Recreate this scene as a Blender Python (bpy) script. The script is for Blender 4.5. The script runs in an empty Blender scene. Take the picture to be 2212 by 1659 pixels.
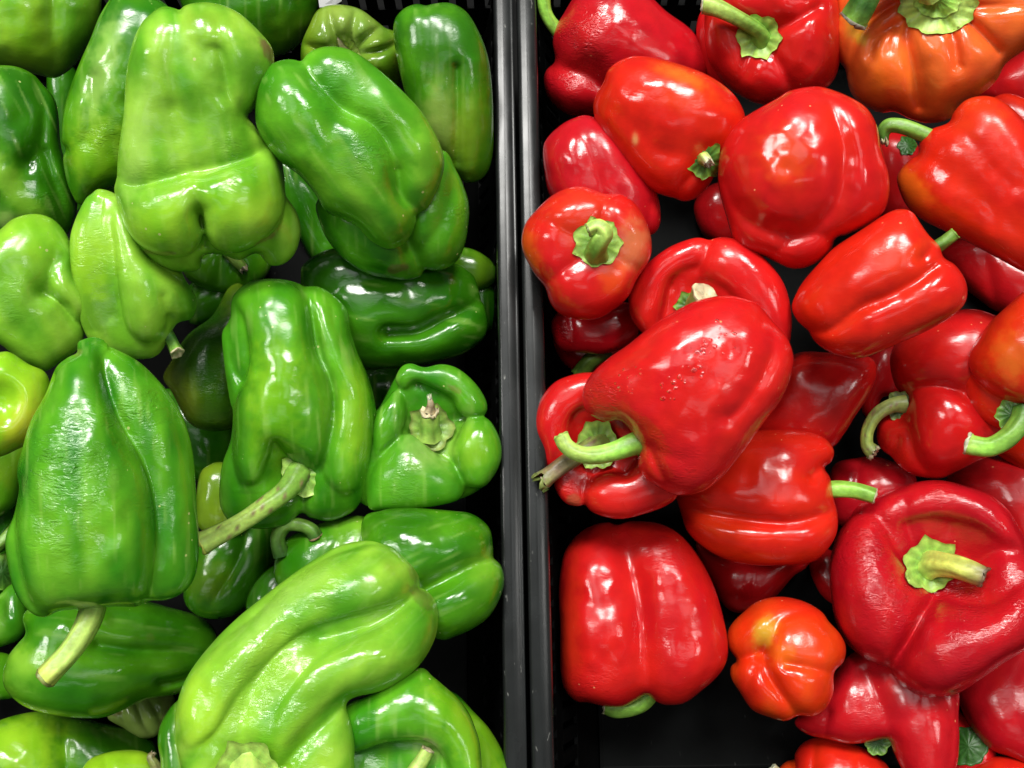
import bpy, math, random
import numpy as np
from mathutils import Vector, Matrix, Euler

C = bpy.context.scene.collection
# ------------------------------------------------------------------ camera, light, exposure
FPX, CX, CY = 1770.0, 1106.0, 829.5          # focal length and centre in the units of the traced outlines
PITCH = math.radians(10.5)
CAM = Vector((0.0, -0.02, 0.45))
cam_d = bpy.data.cameras.new('camera'); cam = bpy.data.objects.new('camera', cam_d); C.objects.link(cam)
cam.location = CAM; cam.rotation_euler = (PITCH, 0, 0)
cam_d.sensor_width = 36.0; cam_d.lens = 36.0 * FPX / 2212.0
cam_d.clip_start = 0.01; cam_d.clip_end = 50
bpy.context.scene.camera = cam
sc = bpy.context.scene
sc.view_settings.view_transform = 'Standard'; sc.view_settings.look = 'None'
sc.view_settings.exposure = 0.06; sc.view_settings.gamma = 1.0
world = bpy.data.worlds.new('World'); sc.world = world; world.use_nodes = True
world.node_tree.nodes['Background'].inputs[0].default_value = (0.95, 1.0, 0.97, 1)
world.node_tree.nodes['Background'].inputs[1].default_value = 0.08

def lamp(name, x, y, z, sx, sy, rad, col=(1, 1, 1)):
    d = bpy.data.lights.new(name, 'AREA'); d.shape = 'RECTANGLE'; d.size = sx; d.size_y = sy
    d.energy = rad * sx * sy * math.pi; d.color = col
    o = bpy.data.objects.new(name, d); C.objects.link(o); o.location = (x, y, z)
    t = Vector((0, 0.05, 0)) - o.location
    o.rotation_euler = t.to_track_quat('-Z', 'Y').to_euler()
    return o
WARM = (1.0, 0.985, 0.94)
lamp('ceiling_lamp', -0.48, 1.28, 2.0, 0.74, 0.36, 56, WARM)
lamp('ceiling_lamp', 0.50, 1.08, 2.0, 0.48, 0.58, 38, WARM)
lamp('ceiling_lamp', -1.55, 0.35, 2.0, 0.30, 0.70, 24, WARM)
lamp('ceiling_lamp', 1.45, -0.15, 2.0, 0.26, 0.40, 16, WARM)
SOFT = (0.96, 1.0, 0.99)
lamp('ceiling_bounce', -0.55, 0.40, 2.4, 0.90, 0.70, 1.9, SOFT)
lamp('ceiling_bounce', 0.62, 0.00, 2.4, 0.55, 0.80, 1.9, SOFT)
lamp('ceiling_bounce', -0.15, -1.15, 2.4, 1.5, 0.40, 1.3, SOFT)

# ------------------------------------------------------------------ helpers
def ray(px, py):
    v = Vector(((px - CX) / FPX, (CY - py) / FPX, -1.0))
    v.rotate(Euler((PITCH, 0, 0))); return v
def at_z(px, py, z):
    r = ray(px, py); return CAM + r * ((z - CAM.z) / r.z)
def top(o, label, cat, group=None):
    o['label'] = label; o['category'] = cat
    if group: o['group'] = group
    return o
def link_mesh(name, verts, faces, mat, parent=None, cols=None, wr=None, smooth=True):
    m = bpy.data.meshes.new(name)
    verts = np.asarray(verts, dtype=np.float32); 
    if isinstance(faces, np.ndarray):
        n = len(faces); k = faces.shape[1]
        m.vertices.add(len(verts)); m.vertices.foreach_set('co', verts.ravel())
        m.loops.add(n * k); m.loops.foreach_set('vertex_index', faces.ravel().astype(np.int32))
        m.polygons.add(n); m.polygons.foreach_set('loop_start', np.arange(0, n * k, k, dtype=np.int32))
        m.update(calc_edges=True); m.validate()
    else:
        m.from_pydata([tuple(v) for v in verts.tolist()], [], faces)
    if cols is not None:
        a = m.attributes.new('pig', 'FLOAT_COLOR', 'POINT')
        c4 = np.ones((len(verts), 4), np.float32); c4[:, :3] = cols; a.data.foreach_set('color', c4.ravel())
    if wr is not None:
        a = m.attributes.new('wr', 'FLOAT', 'POINT'); a.data.foreach_set('value', np.asarray(wr, np.float32))
    if smooth: m.polygons.foreach_set('use_smooth', np.ones(len(m.polygons), bool))
    m.materials.append(mat)
    o = bpy.data.objects.new(name, m); C.objects.link(o)
    if parent: o.parent = parent
    return o

# ---- smooth value noise
_rs = np.random.RandomState(7)
_lat = _rs.rand(64, 64, 64).astype(np.float32)
def vnoise(x, y, z):
    x = np.asarray(x, float); y = np.asarray(y, float) + 0 * x; z = np.asarray(z, float) + 0 * x
    xi = np.floor(x).astype(int); yi = np.floor(y).astype(int); zi = np.floor(z).astype(int)
    fx, fy, fz = x - xi, y - yi, z - zi
    fx = fx*fx*(3-2*fx); fy = fy*fy*(3-2*fy); fz = fz*fz*(3-2*fz)
    r = 0
    for a in (0, 1):
        for b in (0, 1):
            for c in (0, 1):
                w = (fx if a else 1-fx) * (fy if b else 1-fy) * (fz if c else 1-fz)
                r = r + w * _lat[(xi+a) % 64, (yi+b) % 64, (zi+c) % 64]
    return r * 2 - 1

def catmull(pts, n=6, closed=True):
    P = np.array(pts, float); N = len(P); out = []
    rng = range(N) if closed else range(N - 1)
    for i in rng:
        p0, p1, p2, p3 = (P[(i-1) % N], P[i], P[(i+1) % N], P[(i+2) % N]) if closed else \
            (P[max(i-1, 0)], P[i], P[i+1], P[min(i+2, N-1)])
        for k in range(n):
            t = k / n
            out.append(0.5 * ((2*p1) + (-p0+p2)*t + (2*p0-5*p1+4*p2-p3)*t*t + (-p0+3*p1-3*p2+p3)*t**3))
    if not closed: out.append(P[-1])
    return np.array(out)

def seg_dist(X, Y, A, B):
    """distance of grid points to the nearest of the segments A-B"""
    best = np.full(X.shape, 1e18)
    for (ax, ay), (bx, by) in zip(A, B):
        dx, dy = bx-ax, by-ay; L = dx*dx+dy*dy + 1e-9
        t = np.clip(((X-ax)*dx + (Y-ay)*dy) / L, 0, 1)
        best = np.minimum(best, (X-ax-t*dx)**2 + (Y-ay-t*dy)**2)
    return np.sqrt(best)
def inside(X, Y, P):
    r = np.zeros(X.shape, bool)
    for i in range(len(P)):
        x1, y1 = P[i]; x2, y2 = P[(i+1) % len(P)]
        if y1 == y2: continue
        c = ((y1 > Y) != (y2 > Y)) & (X < (x2-x1) * (Y-y1) / (y2-y1) + x1)
        r ^= c
    return r

def sor(mask, u, step, its):
    h2 = step*step; par = (np.add.outer(np.arange(mask.shape[0]), np.arange(mask.shape[1])) % 2)
    m0 = mask & (par == 0); m1 = mask & (par == 1)
    w = 1.88
    for _ in range(its):
        for m in (m0, m1):
            nb = np.zeros_like(u); nb[1:-1, 1:-1] = u[2:, 1:-1] + u[:-2, 1:-1] + u[1:-1, 2:] + u[1:-1, :-2]
            v = (nb + h2) * 0.25
            u = np.where(m, u + w*(v-u), u)
    return u

class Field:
    """an outline inflated into a rounded body: squared half thickness over the plane"""
    def __init__(s, outline, X, Y, step, thick, block, creases, pits, bumps, seed, z0=0, gx=0, gy=0, wob=0.035):
        P = catmull(outline, 5)
        A = P; B = np.roll(P, -1, 0)
        ins = inside(X, Y, P); d = seg_dist(X, Y, A, B); sd = np.where(ins, d, -d)
        m = sd > 0.3*step
        m[0, :] = m[-1, :] = False; m[:, 0] = m[:, -1] = False
        u = np.where(m, d*d.max()*0.5, 0.0)
        u = sor(m, u, step, int(35 + 0.9*max(X.shape)))
        good = m & (d > 1.6*step)
        ratio = np.where(good, u/np.maximum(d, 1e-6), 0.0); known = good.copy(); val = ratio.copy()
        for _ in range(7):
            w = known.astype(float); sv = val*w
            num = np.zeros_like(val); den = np.zeros_like(val)
            for dx in (-1, 0, 1):
                for dy in (-1, 0, 1):
                    num += np.roll(np.roll(sv, dx, 0), dy, 1); den += np.roll(np.roll(w, dx, 0), dy, 1)
            new = (~known) & (den > 0)
            val = np.where(new, num/np.maximum(den, 1), val); known |= new
        val = np.where(known, val, val[good].mean() if good.any() else 1.0)
        U = val*sd; um = U.max(); R = d[ins].max(); s.R = R
        w = U/um; w = np.where(w > 0, w*(1+block-block*w), w*(1+block))
        mul = np.ones_like(X)
        for cr in creases:
            pts, wd, st = cr[:3]
            cp = catmull(pts, 5, closed=False) if len(pts) > 2 else np.array(pts, float)
            dd = seg_dist(X, Y, cp[:-1], cp[1:])
            ee = .42*wd; mul *= 1 - st*np.exp(-(np.sqrt(dd*dd+ee*ee)-ee)/(wd*.9))
        for (x, y, r, st) in [q[:4] for q in pits]:
            dd = np.hypot(X-x, Y-y)/r; mul *= 1 - st*np.exp(-dd**2.6)
        for b in bumps:
            x, y, r, st = b[:4]; ry = b[4] if len(b) > 4 else r; an = math.radians(b[5]) if len(b) > 5 else 0
            ux = (X-x)*math.cos(an)+(Y-y)*math.sin(an); uy = -(X-x)*math.sin(an)+(Y-y)*math.cos(an)
            mul *= 1 + st*np.exp(-(ux/r)**2-(uy/ry)**2)
        mul *= 1 + wob*vnoise(X/70+seed*3.1, Y/70+seed, seed*1.7) + 0.35*wob*vnoise(X/27+seed, Y/27+seed*5, seed*2.3)
        hm = thick*R
        s.h2 = hm*hm*w*mul*mul
        cx, cy = P.mean(0)
        s.zc = z0 + gx*(X-cx) + gy*(Y-cy)
        s.hm = hm

def surface_nets(F, xs, ys, zs):
    s = F > 0
    nx, ny, nz = F.shape
    acc = np.zeros((nx-1, ny-1, nz-1, 3), np.float32); cnt = np.zeros((nx-1, ny-1, nz-1), np.float32)
    quads = []
    cid = None
    edges = []
    for ax in range(3):
        a = [slice(None)]*3; b = [slice(None)]*3; a[ax] = slice(0, -1); b[ax] = slice(1, None)
        Fa, Fb = F[tuple(a)], F[tuple(b)]
        I = np.argwhere((Fa > 0) != (Fb > 0))
        fa = Fa[tuple(I.T)]; fb = Fb[tuple(I.T)]; t = fa/(fa-fb)
        p = I.astype(np.float32).copy(); p[:, ax] += t
        o1, o2 = (ax+1) % 3, (ax+2) % 3
        for d1 in (0, -1):
            for d2 in (0, -1):
                c = I.copy(); c[:, o1] += d1; c[:, o2] += d2
                ok = (c >= 0).all(1) & (c[:, 0] < nx-1) & (c[:, 1] < ny-1) & (c[:, 2] < nz-1)
                np.add.at(acc, tuple(c[ok].T), p[ok]); np.add.at(cnt, tuple(c[ok].T), 1)
        edges.append((ax, o1, o2, I, fa > 0))
    act = cnt > 0
    cid = -np.ones(cnt.shape, np.int64); cid[act] = np.arange(act.sum())
    V = acc[act]/cnt[act][:, None]
    for ax, o1, o2, I, pos in edges:
        ok = (I[:, o1] > 0) & (I[:, o2] > 0) & (I[:, o1] < cnt.shape[o1]) & (I[:, o2] < cnt.shape[o2])
        I = I[ok]; pos = pos[ok]
        q = []
        for d1, d2 in ((0, 0), (-1, 0), (-1, -1), (0, -1)):
            c = I.copy(); c[:, o1] += d1; c[:, o2] += d2; q.append(cid[tuple(c.T)])
        Q = np.stack(q, 1); Q[~pos] = Q[~pos][:, ::-1]; quads.append(Q)
    return V, np.concatenate(quads)

def bil(G, fx, fy):
    x0 = np.clip(fx.astype(int), 0, G.shape[0]-2); y0 = np.clip(fy.astype(int), 0, G.shape[1]-2)
    a, b = fx-x0, fy-y0
    return G[x0, y0]*(1-a)*(1-b)+G[x0+1, y0]*a*(1-b)+G[x0, y0+1]*(1-a)*b+G[x0+1, y0+1]*a*b

BOT = 0.8
class Body:
    """one pepper body worked out in outline units (x right, y down, z towards the viewer)"""
    def __init__(s, sp, seed):
        lobes = sp.get('lobes', [])
        allp = np.array(list(sp['o']) + [p for l in lobes for p in l['o']], float)
        big = max(np.ptp(allp[:, 0]), np.ptp(allp[:, 1]))
        st = sp.get('step', 4.0 if big > 240 else 3.6)
        s.st = st
        x0, y0 = allp.min(0)-5*st; x1, y1 = allp.max(0)+5*st
        s.xs = np.arange(x0, x1, st); s.ys = np.arange(y0, y1, st)
        X, Y = np.meshgrid(s.xs, s.ys, indexing='ij')
        cr, pi, bu = sp.get('cr', []), sp.get('pit', []), sp.get('bu', [])
        wob = sp.get('wob', 0.06 if sp['side'] == 'G' else 0.045)
        main = Field(sp['o'], X, Y, st, sp.get('th', 0.95), sp.get('bl', 0.3), cr, pi, bu, seed, gx=sp.get('gx', 0), gy=sp.get('gy', 0), wob=wob)
        s.f = [main]
        mt = np.sqrt(np.maximum(main.h2, 0))
        for _ in range(2): mt = (mt+np.roll(mt, 1, 0)+np.roll(mt, -1, 0)+np.roll(mt, 1, 1)+np.roll(mt, -1, 1))/5
        for i, l in enumerate(lobes):
            s.f.append(Field(l['o'], X, Y, st, l.get('th', 0.95), l.get('bl', 0.2), l.get('cr', []), l.get('pit', []), l.get('bu', []), seed+i+.5,
                             l.get('z', 0), l.get('gx', 0), l.get('gy', 0), wob=wob))
            if 'on' in l: s.f[-1].zc = s.f[-1].zc + l['on']*mt
        s.k = sp.get('k', 9.0)
        s.X, s.Y = X, Y; s.sp = sp; s.seed = seed
        c = np.array(sp['o'], float); s.c = (c.min(0)+c.max(0))/2
        tops = [np.where(f.h2 > 0, f.zc+np.sqrt(np.maximum(f.h2, 0)), -1e3) for f in s.f]
        bots = [np.where(f.h2 > 0, f.zc-BOT*np.sqrt(np.maximum(f.h2, 0)), 1e3) for f in s.f]
        s.top = np.max(tops, 0); s.bot = np.min(bots, 0); s.mid = np.where(main.h2 > 0, main.zc, np.min([np.where(f.h2 > 0, f.zc, 1e3) for f in s.f], 0))
    def topz(s, x, y):
        G = np.where(s.top > -500, s.top, 0.0)
        return float(bil(G, np.array([(x-s.xs[0])/s.st]), np.array([(y-s.ys[0])/s.st]))[0])
    def Fat(s, H, Z, fx, fy, z):
        vals = []
        for h2, zc, f in zip(H, Z, s.f):
            a = bil(h2, fx, fy); b = bil(zc, fx, fy); dz = z-b; dz = np.where(dz < 0, dz/BOT, dz)
            vals.append((a-dz*dz)/(2*f.hm))
        return s.smax(vals)
    def smax(s, vals):
        if len(vals) == 1: return vals[0]
        m = np.max(vals, 0); k = s.k
        return m + k*np.log(sum(np.exp(np.clip((v-m)/k, -30, 0)) for v in vals)) - 0.0
    def mesh(s):
        zt = s.top.max()+3*s.st; zb = s.bot[s.bot < 500].min()-3*s.st
        zs = np.arange(zb, zt, s.st*1.15)
        vals = []
        for f in s.f:
            dz = zs[None, None, :]-f.zc[:, :, None]; dz = np.where(dz < 0, dz/BOT, dz)
            vals.append((f.h2[:, :, None]-dz*dz)/(2*f.hm))
        F = s.smax(vals)
        V, Q = surface_nets(F, s.xs, s.ys, zs)
        V = V.astype(float); H = [f.h2 for f in s.f]; Z = [f.zc for f in s.f]
        V[:, 2] = zs[0]+V[:, 2]*(zs[1]-zs[0]); st = s.st
        for _ in range(3):
            f0 = s.Fat(H, Z, V[:, 0], V[:, 1], V[:, 2]); e = 0.35
            gx = (s.Fat(H, Z, V[:, 0]+e, V[:, 1], V[:, 2])-s.Fat(H, Z, V[:, 0]-e, V[:, 1], V[:, 2]))/(2*e*st)
            gy = (s.Fat(H, Z, V[:, 0], V[:, 1]+e, V[:, 2])-s.Fat(H, Z, V[:, 0], V[:, 1]-e, V[:, 2]))/(2*e*st)
            gz = (s.Fat(H, Z, V[:, 0], V[:, 1], V[:, 2]+e*st)-s.Fat(H, Z, V[:, 0], V[:, 1], V[:, 2]-e*st))/(2*e*st)
            g2 = gx*gx+gy*gy+gz*gz+1e-3; dl = np.clip(-f0/g2, -3*st, 3*st)*0.8
            mx = 0.6*st
            V[:, 0] += np.clip(dl*gx, -mx, mx)/st; V[:, 1] += np.clip(dl*gy, -mx, mx)/st; V[:, 2] += np.clip(dl*gz, -mx, mx)
        V[:, 0] = s.xs[0]+V[:, 0]*st; V[:, 1] = s.ys[0]+V[:, 1]*st
        return V, Q

# ------------------------------------------------------------------ materials
def nt(mat):
    mat.use_nodes = True; t = mat.node_tree; return t, t.nodes['Principled BSDF'], t.nodes.new, t.links.new
def skin_material(name, rough, speck, sss, und, fleck):
    m = bpy.data.materials.new(name); t, P, N, L = nt(m)
    tc = N('ShaderNodeTexCoord'); at = N('ShaderNodeAttribute'); at.attribute_name = 'pig'
    wr = N('ShaderNodeAttribute'); wr.attribute_name = 'wr'
    mp = N('ShaderNodeMapping'); L(tc.outputs['Object'], mp.inputs[0]); mp.inputs['Scale'].default_value = (1, 1, 1)
    n1 = N('ShaderNodeTexNoise'); n1.inputs['Scale'].default_value = 55; n1.inputs['Detail'].default_value = 4; L(mp.outputs[0], n1.inputs[0])
    r1 = N('ShaderNodeMapRange'); L(n1.outputs[0], r1.inputs[0]); r1.inputs[1].default_value = .3; r1.inputs[2].default_value = .7
    r1.inputs[3].default_value = 1-speck; r1.inputs[4].default_value = 1+speck
    mul = N('ShaderNodeVectorMath'); mul.operation = 'SCALE'; L(at.outputs['Color'], mul.inputs[0]); L(r1.outputs[0], mul.inputs['Scale'])
    # small pale flecks and nicks
    v = N('ShaderNodeTexVoronoi'); v.inputs['Scale'].default_value = 150; L(mp.outputs[0], v.inputs[0])
    n3 = N('ShaderNodeTexNoise'); n3.inputs['Scale'].default_value = 40; L(mp.outputs[0], n3.inputs[0])
    ms = N('ShaderNodeMath'); ms.operation = 'MULTIPLY_ADD'; L(n3.outputs[0], ms.inputs[0]); ms.inputs[1].default_value = -0.5; L(v.outputs['Distance'], ms.inputs[2])
    r3 = N('ShaderNodeMapRange'); L(ms.outputs[0], r3.inputs[0]); r3.inputs[1].default_value = -0.235; r3.inputs[2].default_value = -0.27
    mx = N('ShaderNodeMix'); mx.data_type = 'RGBA'; L(r3.outputs[0], mx.inputs['Factor']); L(mul.outputs[0], mx.inputs['A']); mx.inputs['B'].default_value = fleck
    L(mx.outputs['Result'], P.inputs['Base Color'])
    r2 = N('ShaderNodeMapRange'); L(n3.outputs[0], r2.inputs[0]); r2.inputs[1].default_value = .35; r2.inputs[2].default_value = .7
    r2.inputs[3].default_value = rough-.05; r2.inputs[4].default_value = rough+.09
    ra = N('ShaderNodeMath'); ra.operation = 'MULTIPLY_ADD'; L(wr.outputs['Fac'], ra.inputs[0]); ra.inputs[1].default_value = .10; L(r2.outputs[0], ra.inputs[2])
    L(ra.outputs[0], P.inputs['Roughness'])
    P.inputs['IOR'].default_value = 1.52
    P.inputs['Subsurface Weight'].default_value = sss; P.inputs['Subsurface Radius'].default_value = (1.0, .6, .2); P.inputs['Subsurface Scale'].default_value = .0025
    # relief: soft undulation, then shrivelled wrinkles where the skin has them
    nb = N('ShaderNodeTexNoise'); nb.inputs['Scale'].default_value = 62; nb.inputs['Detail'].default_value = 2.0; nb.inputs['Roughness'].default_value = .45; L(mp.outputs[0], nb.inputs[0])
    b1 = N('ShaderNodeBump'); b1.inputs['Strength'].default_value = 1; b1.inputs['Distance'].default_value = und; L(nb.outputs[0], b1.inputs['Height'])
    mw = N('ShaderNodeMapping'); L(tc.outputs['Object'], mw.inputs[0]); mw.inputs['Scale'].default_value = (1, 2.3, 1); mw.inputs['Rotation'].default_value = (0, 0, .5)
    nw = N('ShaderNodeTexNoise'); nw.inputs['Scale'].default_value = 230; nw.inputs['Detail'].default_value = 4; nw.inputs['Distortion'].default_value = 1.2; L(mw.outputs[0], nw.inputs[0])
    b2 = N('ShaderNodeBump'); b2.inputs['Distance'].default_value = .0020; L(nw.outputs[0], b2.inputs['Height']); L(wr.outputs['Fac'], b2.inputs['Strength'])
    L(b1.outputs[0], b2.inputs['Normal'])
    nf = N('ShaderNodeTexNoise'); nf.inputs['Scale'].default_value = 480; nf.inputs['Detail'].default_value = 3; L(mp.outputs[0], nf.inputs[0])
    b3 = N('ShaderNodeBump'); b3.inputs['Distance'].default_value = .00005; b3.inputs['Strength'].default_value = .6; L(nf.outputs[0], b3.inputs['Height']); L(b2.outputs[0], b3.inputs['Normal'])
    L(b3.outputs[0], P.inputs['Normal'])
    return m
RED_SKIN = skin_material('red_pepper_skin', .19, .05, .06, .0006, (.75, .22, .10, 1))
GREEN_SKIN = skin_material('green_pepper_skin', .175, .10, .05, .0008, (.42, .50, .16, 1))

def stem_material(name):
    m = bpy.data.materials.new(name); t, P, N, L = nt(m)
    tc = N('ShaderNodeTexCoord'); at = N('ShaderNodeAttribute'); at.attribute_name = 'pig'
    n1 = N('ShaderNodeTexNoise'); n1.inputs['Scale'].default_value = 260; n1.inputs['Detail'].default_value = 4; L(tc.outputs['Object'], n1.inputs[0])
    r1 = N('ShaderNodeMapRange'); L(n1.outputs[0], r1.inputs[0]); r1.inputs[1].default_value = .3; r1.inputs[2].default_value = .7
    r1.inputs[3].default_value = .78; r1.inputs[4].default_value = 1.2
    mul = N('ShaderNodeVectorMath'); mul.operation = 'SCALE'; L(at.outputs['Color'], mul.inputs[0]); L(r1.outputs[0], mul.inputs['Scale'])
    L(mul.outputs[0], P.inputs['Base Color']); P.inputs['Roughness'].default_value = .42
    P.inputs['Subsurface Weight'].default_value = .1; P.inputs['Subsurface Scale'].default_value = .003
    b = N('ShaderNodeBump'); b.inputs['Distance'].default_value = .0006; b.inputs['Strength'].default_value = .8; L(n1.outputs[0], b.inputs['Height']); L(b.outputs[0], P.inputs['Normal'])
    return m
STEM = stem_material('pepper_stem')

def plastic(name, base, rough, scr, spec=.5):
    m = bpy.data.materials.new(name); t, P, N, L = nt(m); P.inputs['Specular IOR Level'].default_value = spec
    tc = N('ShaderNodeTexCoord')
    n1 = N('ShaderNodeTexNoise'); n1.inputs['Scale'].default_value = 28; n1.inputs['Detail'].default_value = 6; L(tc.outputs['Object'], n1.inputs[0])
    mp = N('ShaderNodeMapping'); L(tc.outputs['Object'], mp.inputs[0]); mp.inputs['Scale'].default_value = (1.0, .35, 1); mp.inputs['Rotation'].default_value = (0, 0, .9)
    n2 = N('ShaderNodeTexNoise'); n2.inputs['Scale'].default_value = 420; n2.inputs['Detail'].default_value = 2; L(mp.outputs[0], n2.inputs[0])
    s = N('ShaderNodeMapRange'); L(n2.outputs[0], s.inputs[0]); s.inputs[1].default_value = .69; s.inputs[2].default_value = .78
    n4 = N('ShaderNodeTexNoise'); n4.inputs['Scale'].default_value = 70; n4.inputs['Detail'].default_value = 1; L(tc.outputs['Object'], n4.inputs[0])
    s4 = N('ShaderNodeMapRange'); L(n4.outputs[0], s4.inputs[0]); s4.inputs[1].default_value = .5; s4.inputs[2].default_value = .62
    ml = N('ShaderNodeMath'); ml.operation = 'MULTIPLY'; L(s.outputs[0], ml.inputs[0]); L(s4.outputs[0], ml.inputs[1])
    m2 = N('ShaderNodeMath'); m2.operation = 'MULTIPLY'; L(ml.outputs[0], m2.inputs[0]); m2.inputs[1].default_value = scr
    c = N('ShaderNodeMapRange'); L(n1.outputs[0], c.inputs[0]); c.inputs[1].default_value = .3; c.inputs[2].default_value = .75
    mx0 = N('ShaderNodeMix'); mx0.data_type = 'RGBA'; L(c.outputs[0], mx0.inputs['Factor']); mx0.inputs['A'].default_value = (base*.8, base*.85, base*.85, 1); mx0.inputs['B'].default_value = (base*1.35, base*1.5, base*1.5, 1)
    mx = N('ShaderNodeMix'); mx.data_type = 'RGBA'; L(m2.outputs[0], mx.inputs['Factor']); L(mx0.outputs['Result'], mx.inputs['A']); mx.inputs['B'].default_value = (.30, .30, .28, 1)
    L(mx.outputs['Result'], P.inputs['Base Color'])
    rr = N('ShaderNodeMapRange'); L(n1.outputs[0], rr.inputs[0]); rr.inputs[3].default_value = rough-.08; rr.inputs[4].default_value = rough+.16; L(rr.outputs[0], P.inputs['Roughness'])
    b = N('ShaderNodeBump'); b.inputs['Distance'].default_value = .0005; b.inputs['Strength'].default_value = .35; L(n1.outputs[0], b.inputs['Height']); L(b.outputs[0], P.inputs['Normal'])
    return m
RIM_M = plastic('worn_black_plastic', .013, .22, .75, .34)
WALL_M = plastic('black_crate_plastic', .0015, .55, .05, .06)
FLOOR_M = plastic('black_tray_plastic', .0032, .6, .10, .05)

# ------------------------------------------------------------------ crates (their rims lie at height 0)
FLOOR_Z = -0.112
def box_faces(V, F, a, b, c, d, zt, zb):
    """a prism with the four plan corners a b c d between heights zt and zb (each may be a 4 list)"""
    i = len(V)
    zt = zt if isinstance(zt, (list, tuple)) else [zt]*4; zb = zb if isinstance(zb, (list, tuple)) else [zb]*4
    for p, z in zip((a, b, c, d), zt): V.append((p[0], p[1], z))
    for p, z in zip((a, b, c, d), zb): V.append((p[0], p[1], z))
    F += [(i, i+1, i+2, i+3), (i+7, i+6, i+5, i+4)] + [(i+k, i+4+k, i+4+(k+1) % 4, i+(k+1) % 4) for k in range(4)]
def crate(label, x_near, side, W, y0, y1, gap_rot, flr_in):
    """x_near: rim edge beside the neighbour crate; side -1: crate lies to the left, +1: to the right"""
    r = bpy.data.objects.new('produce_crate', None); C.objects.link(r)
    r.location = (x_near[0], x_near[1], 0); r.rotation_euler = (0, 0, gap_rot)
    top(r, label, 'crate', 'black crates side by side')
    RW = 0.0122
    # rim: a rounded rail swept round the four sides with rounded corners
    facet = [(.0010, -.0009), (.0015, -.00058), (.0026, -.00044), (.0042, -.00022), (.0056, -.00004), (.0062, -.0001), (.0080, -.0005), (.0096, -.0010), (.0108, -.0016)]
    if side < 0: facet = [(.0120-o_, z_-.0002) for o_, z_ in facet[::-1]]
    prof = [(0, -.016), (0, -.0032), (.0004, -.0016)] + facet + [(.0118, -.0034), (.0122, -.006), (.0122, -.012)]
    R = 0.016; path = []
    xa, xb = (0, side*W); ya, yb = y0, y1
    cs = [((xa, ya), 1), ((xa, yb), 1), ((xb, yb), 1), ((xb, ya), 1)]
    n = 8
    pts = []
    corners = [(xa, ya), (xa, yb), (xb, yb), (xb, ya)]
    ctr = np.mean(np.array(corners), 0)
    for k, (cx, cy) in enumerate(corners):
        sx = 1 if ctr[0] > cx else -1; sy = 1 if ctr[1] > cy else -1
        arc = []
        for j in range(n+1):
            a = j/n*math.pi/2
            arc.append((cx+sx*R-sx*R*math.cos(a), cy+sy*R-sy*R*math.sin(a), -sx*math.cos(a), -sy*math.sin(a)))
        # order round the loop
        if k in (1, 3): pass
        else: arc = arc[::-1]
        pts += arc
    V, F = [], []
    for (x, y, nx, ny) in pts:
        for (o, z) in prof: V.append((x-nx*o, y-ny*o, z))
    m = len(prof); T = len(pts)
    for i in range(T):
        j = (i+1) % T
        for k in range(m-1): F.append((i*m+k, i*m+k+1, j*m+k+1, j*m+k))
    o = link_mesh('rim', V, F, RIM_M, r)
    # long and short walls: upright bars and rails that leave slots between them
    def wall(p0, p1, inn, tin, name='wall'):
        """p0->p1 along the wall at the top, inn: inward unit vector, tin: how far the foot comes in"""
        V, F = [], []
        p0 = np.array(p0, float); p1 = np.array(p1, float); inn = np.array(inn, float); L = np.linalg.norm(p1-p0); u = (p1-p0)/L
        th = .0022
        def q(t, z, off):
            f = (-z/(-FLOOR_Z))**2.5; b = p0+u*t+inn*(RW-.0015+tin*f+off); return (b[0], b[1], z)
        def slab(t0, t1, za, zb):
            i = len(V)
            for z in (za, zb):
                for t in (t0, t1):
                    for off in (-th, 0): V.append(q(t, z, off))
            F.extend([(i, i+1, i+3, i+2), (i+4, i+6, i+7, i+5), (i, i+2, i+6, i+4), (i+1, i+5, i+7, i+3), (i, i+4, i+5, i+1), (i+2, i+3, i+7, i+6)])
        rails = [(-.002, -.030), (-.052, -.066), (-.088, -.096), (-.096, -.104), (-.104, FLOOR_Z)]
        for za, zb in rails: slab(0, L, za, zb)
        nb = int(L/.012)
        for (za, zb) in ((-.030, -.052), (-.066, -.088)):
            for k in range(nb):
                t = (k+.5)*L/nb; slab(t-.0037, t+.0037, za-.0004, zb+.0004)
        # stiffening lip under the rim
        return link_mesh(name, V, F, WALL_M, r, smooth=False)
    wall((xa, ya+.004), (xa, yb-.004), (side, 0), flr_in)
    wall((xb, ya+.004), (xb, yb-.004), (-side, 0), .02)
    wall((xa+side*.004, yb), (xb-side*.004, yb), (0, -1), .02)
    wall((xa+side*.004, ya), (xb-side*.004, ya), (0, 1), .02)
    # tray floor with a raised rounded edge
    V, F = [], []
    a = RW+flr_in-.0025; b = RW+.02-.0025
    fx0, fx1 = xa+side*a, xb-side*b; fy0, fy1 = ya+b, yb-b
    ring = [(0, .0045), (.0015, .0048), (.0035, .0040), (.0060, .0018), (.0100, .0005), (.016, 0)]
    for (off, z) in ring:
        for (x, y) in ((fx0+side*off, fy0+off), (fx0+side*off, fy1-off), (fx1-side*off, fy1-off), (fx1-side*off, fy0+off)): V.append((x, y, FLOOR_Z+z))
    for k in range(len(ring)-1):
        for j in range(4): F.append((k*4+j, k*4+(j+1) % 4, k*4+4+(j+1) % 4, k*4+4+j))
    k = (len(ring)-1)*4; F.append((k, k+1, k+2, k+3))
    F.append((3, 2, 1, 0))
    link_mesh('tray_floor', V, F, FLOOR_M, r, smooth=False)
    return r
gt, gb = at_z(1114, 0, 0), at_z(1146, 1659, 0)
gang = math.atan2(gb.x-gt.x, gt.y-gb.y)     # lean of the gap between the crates
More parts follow.
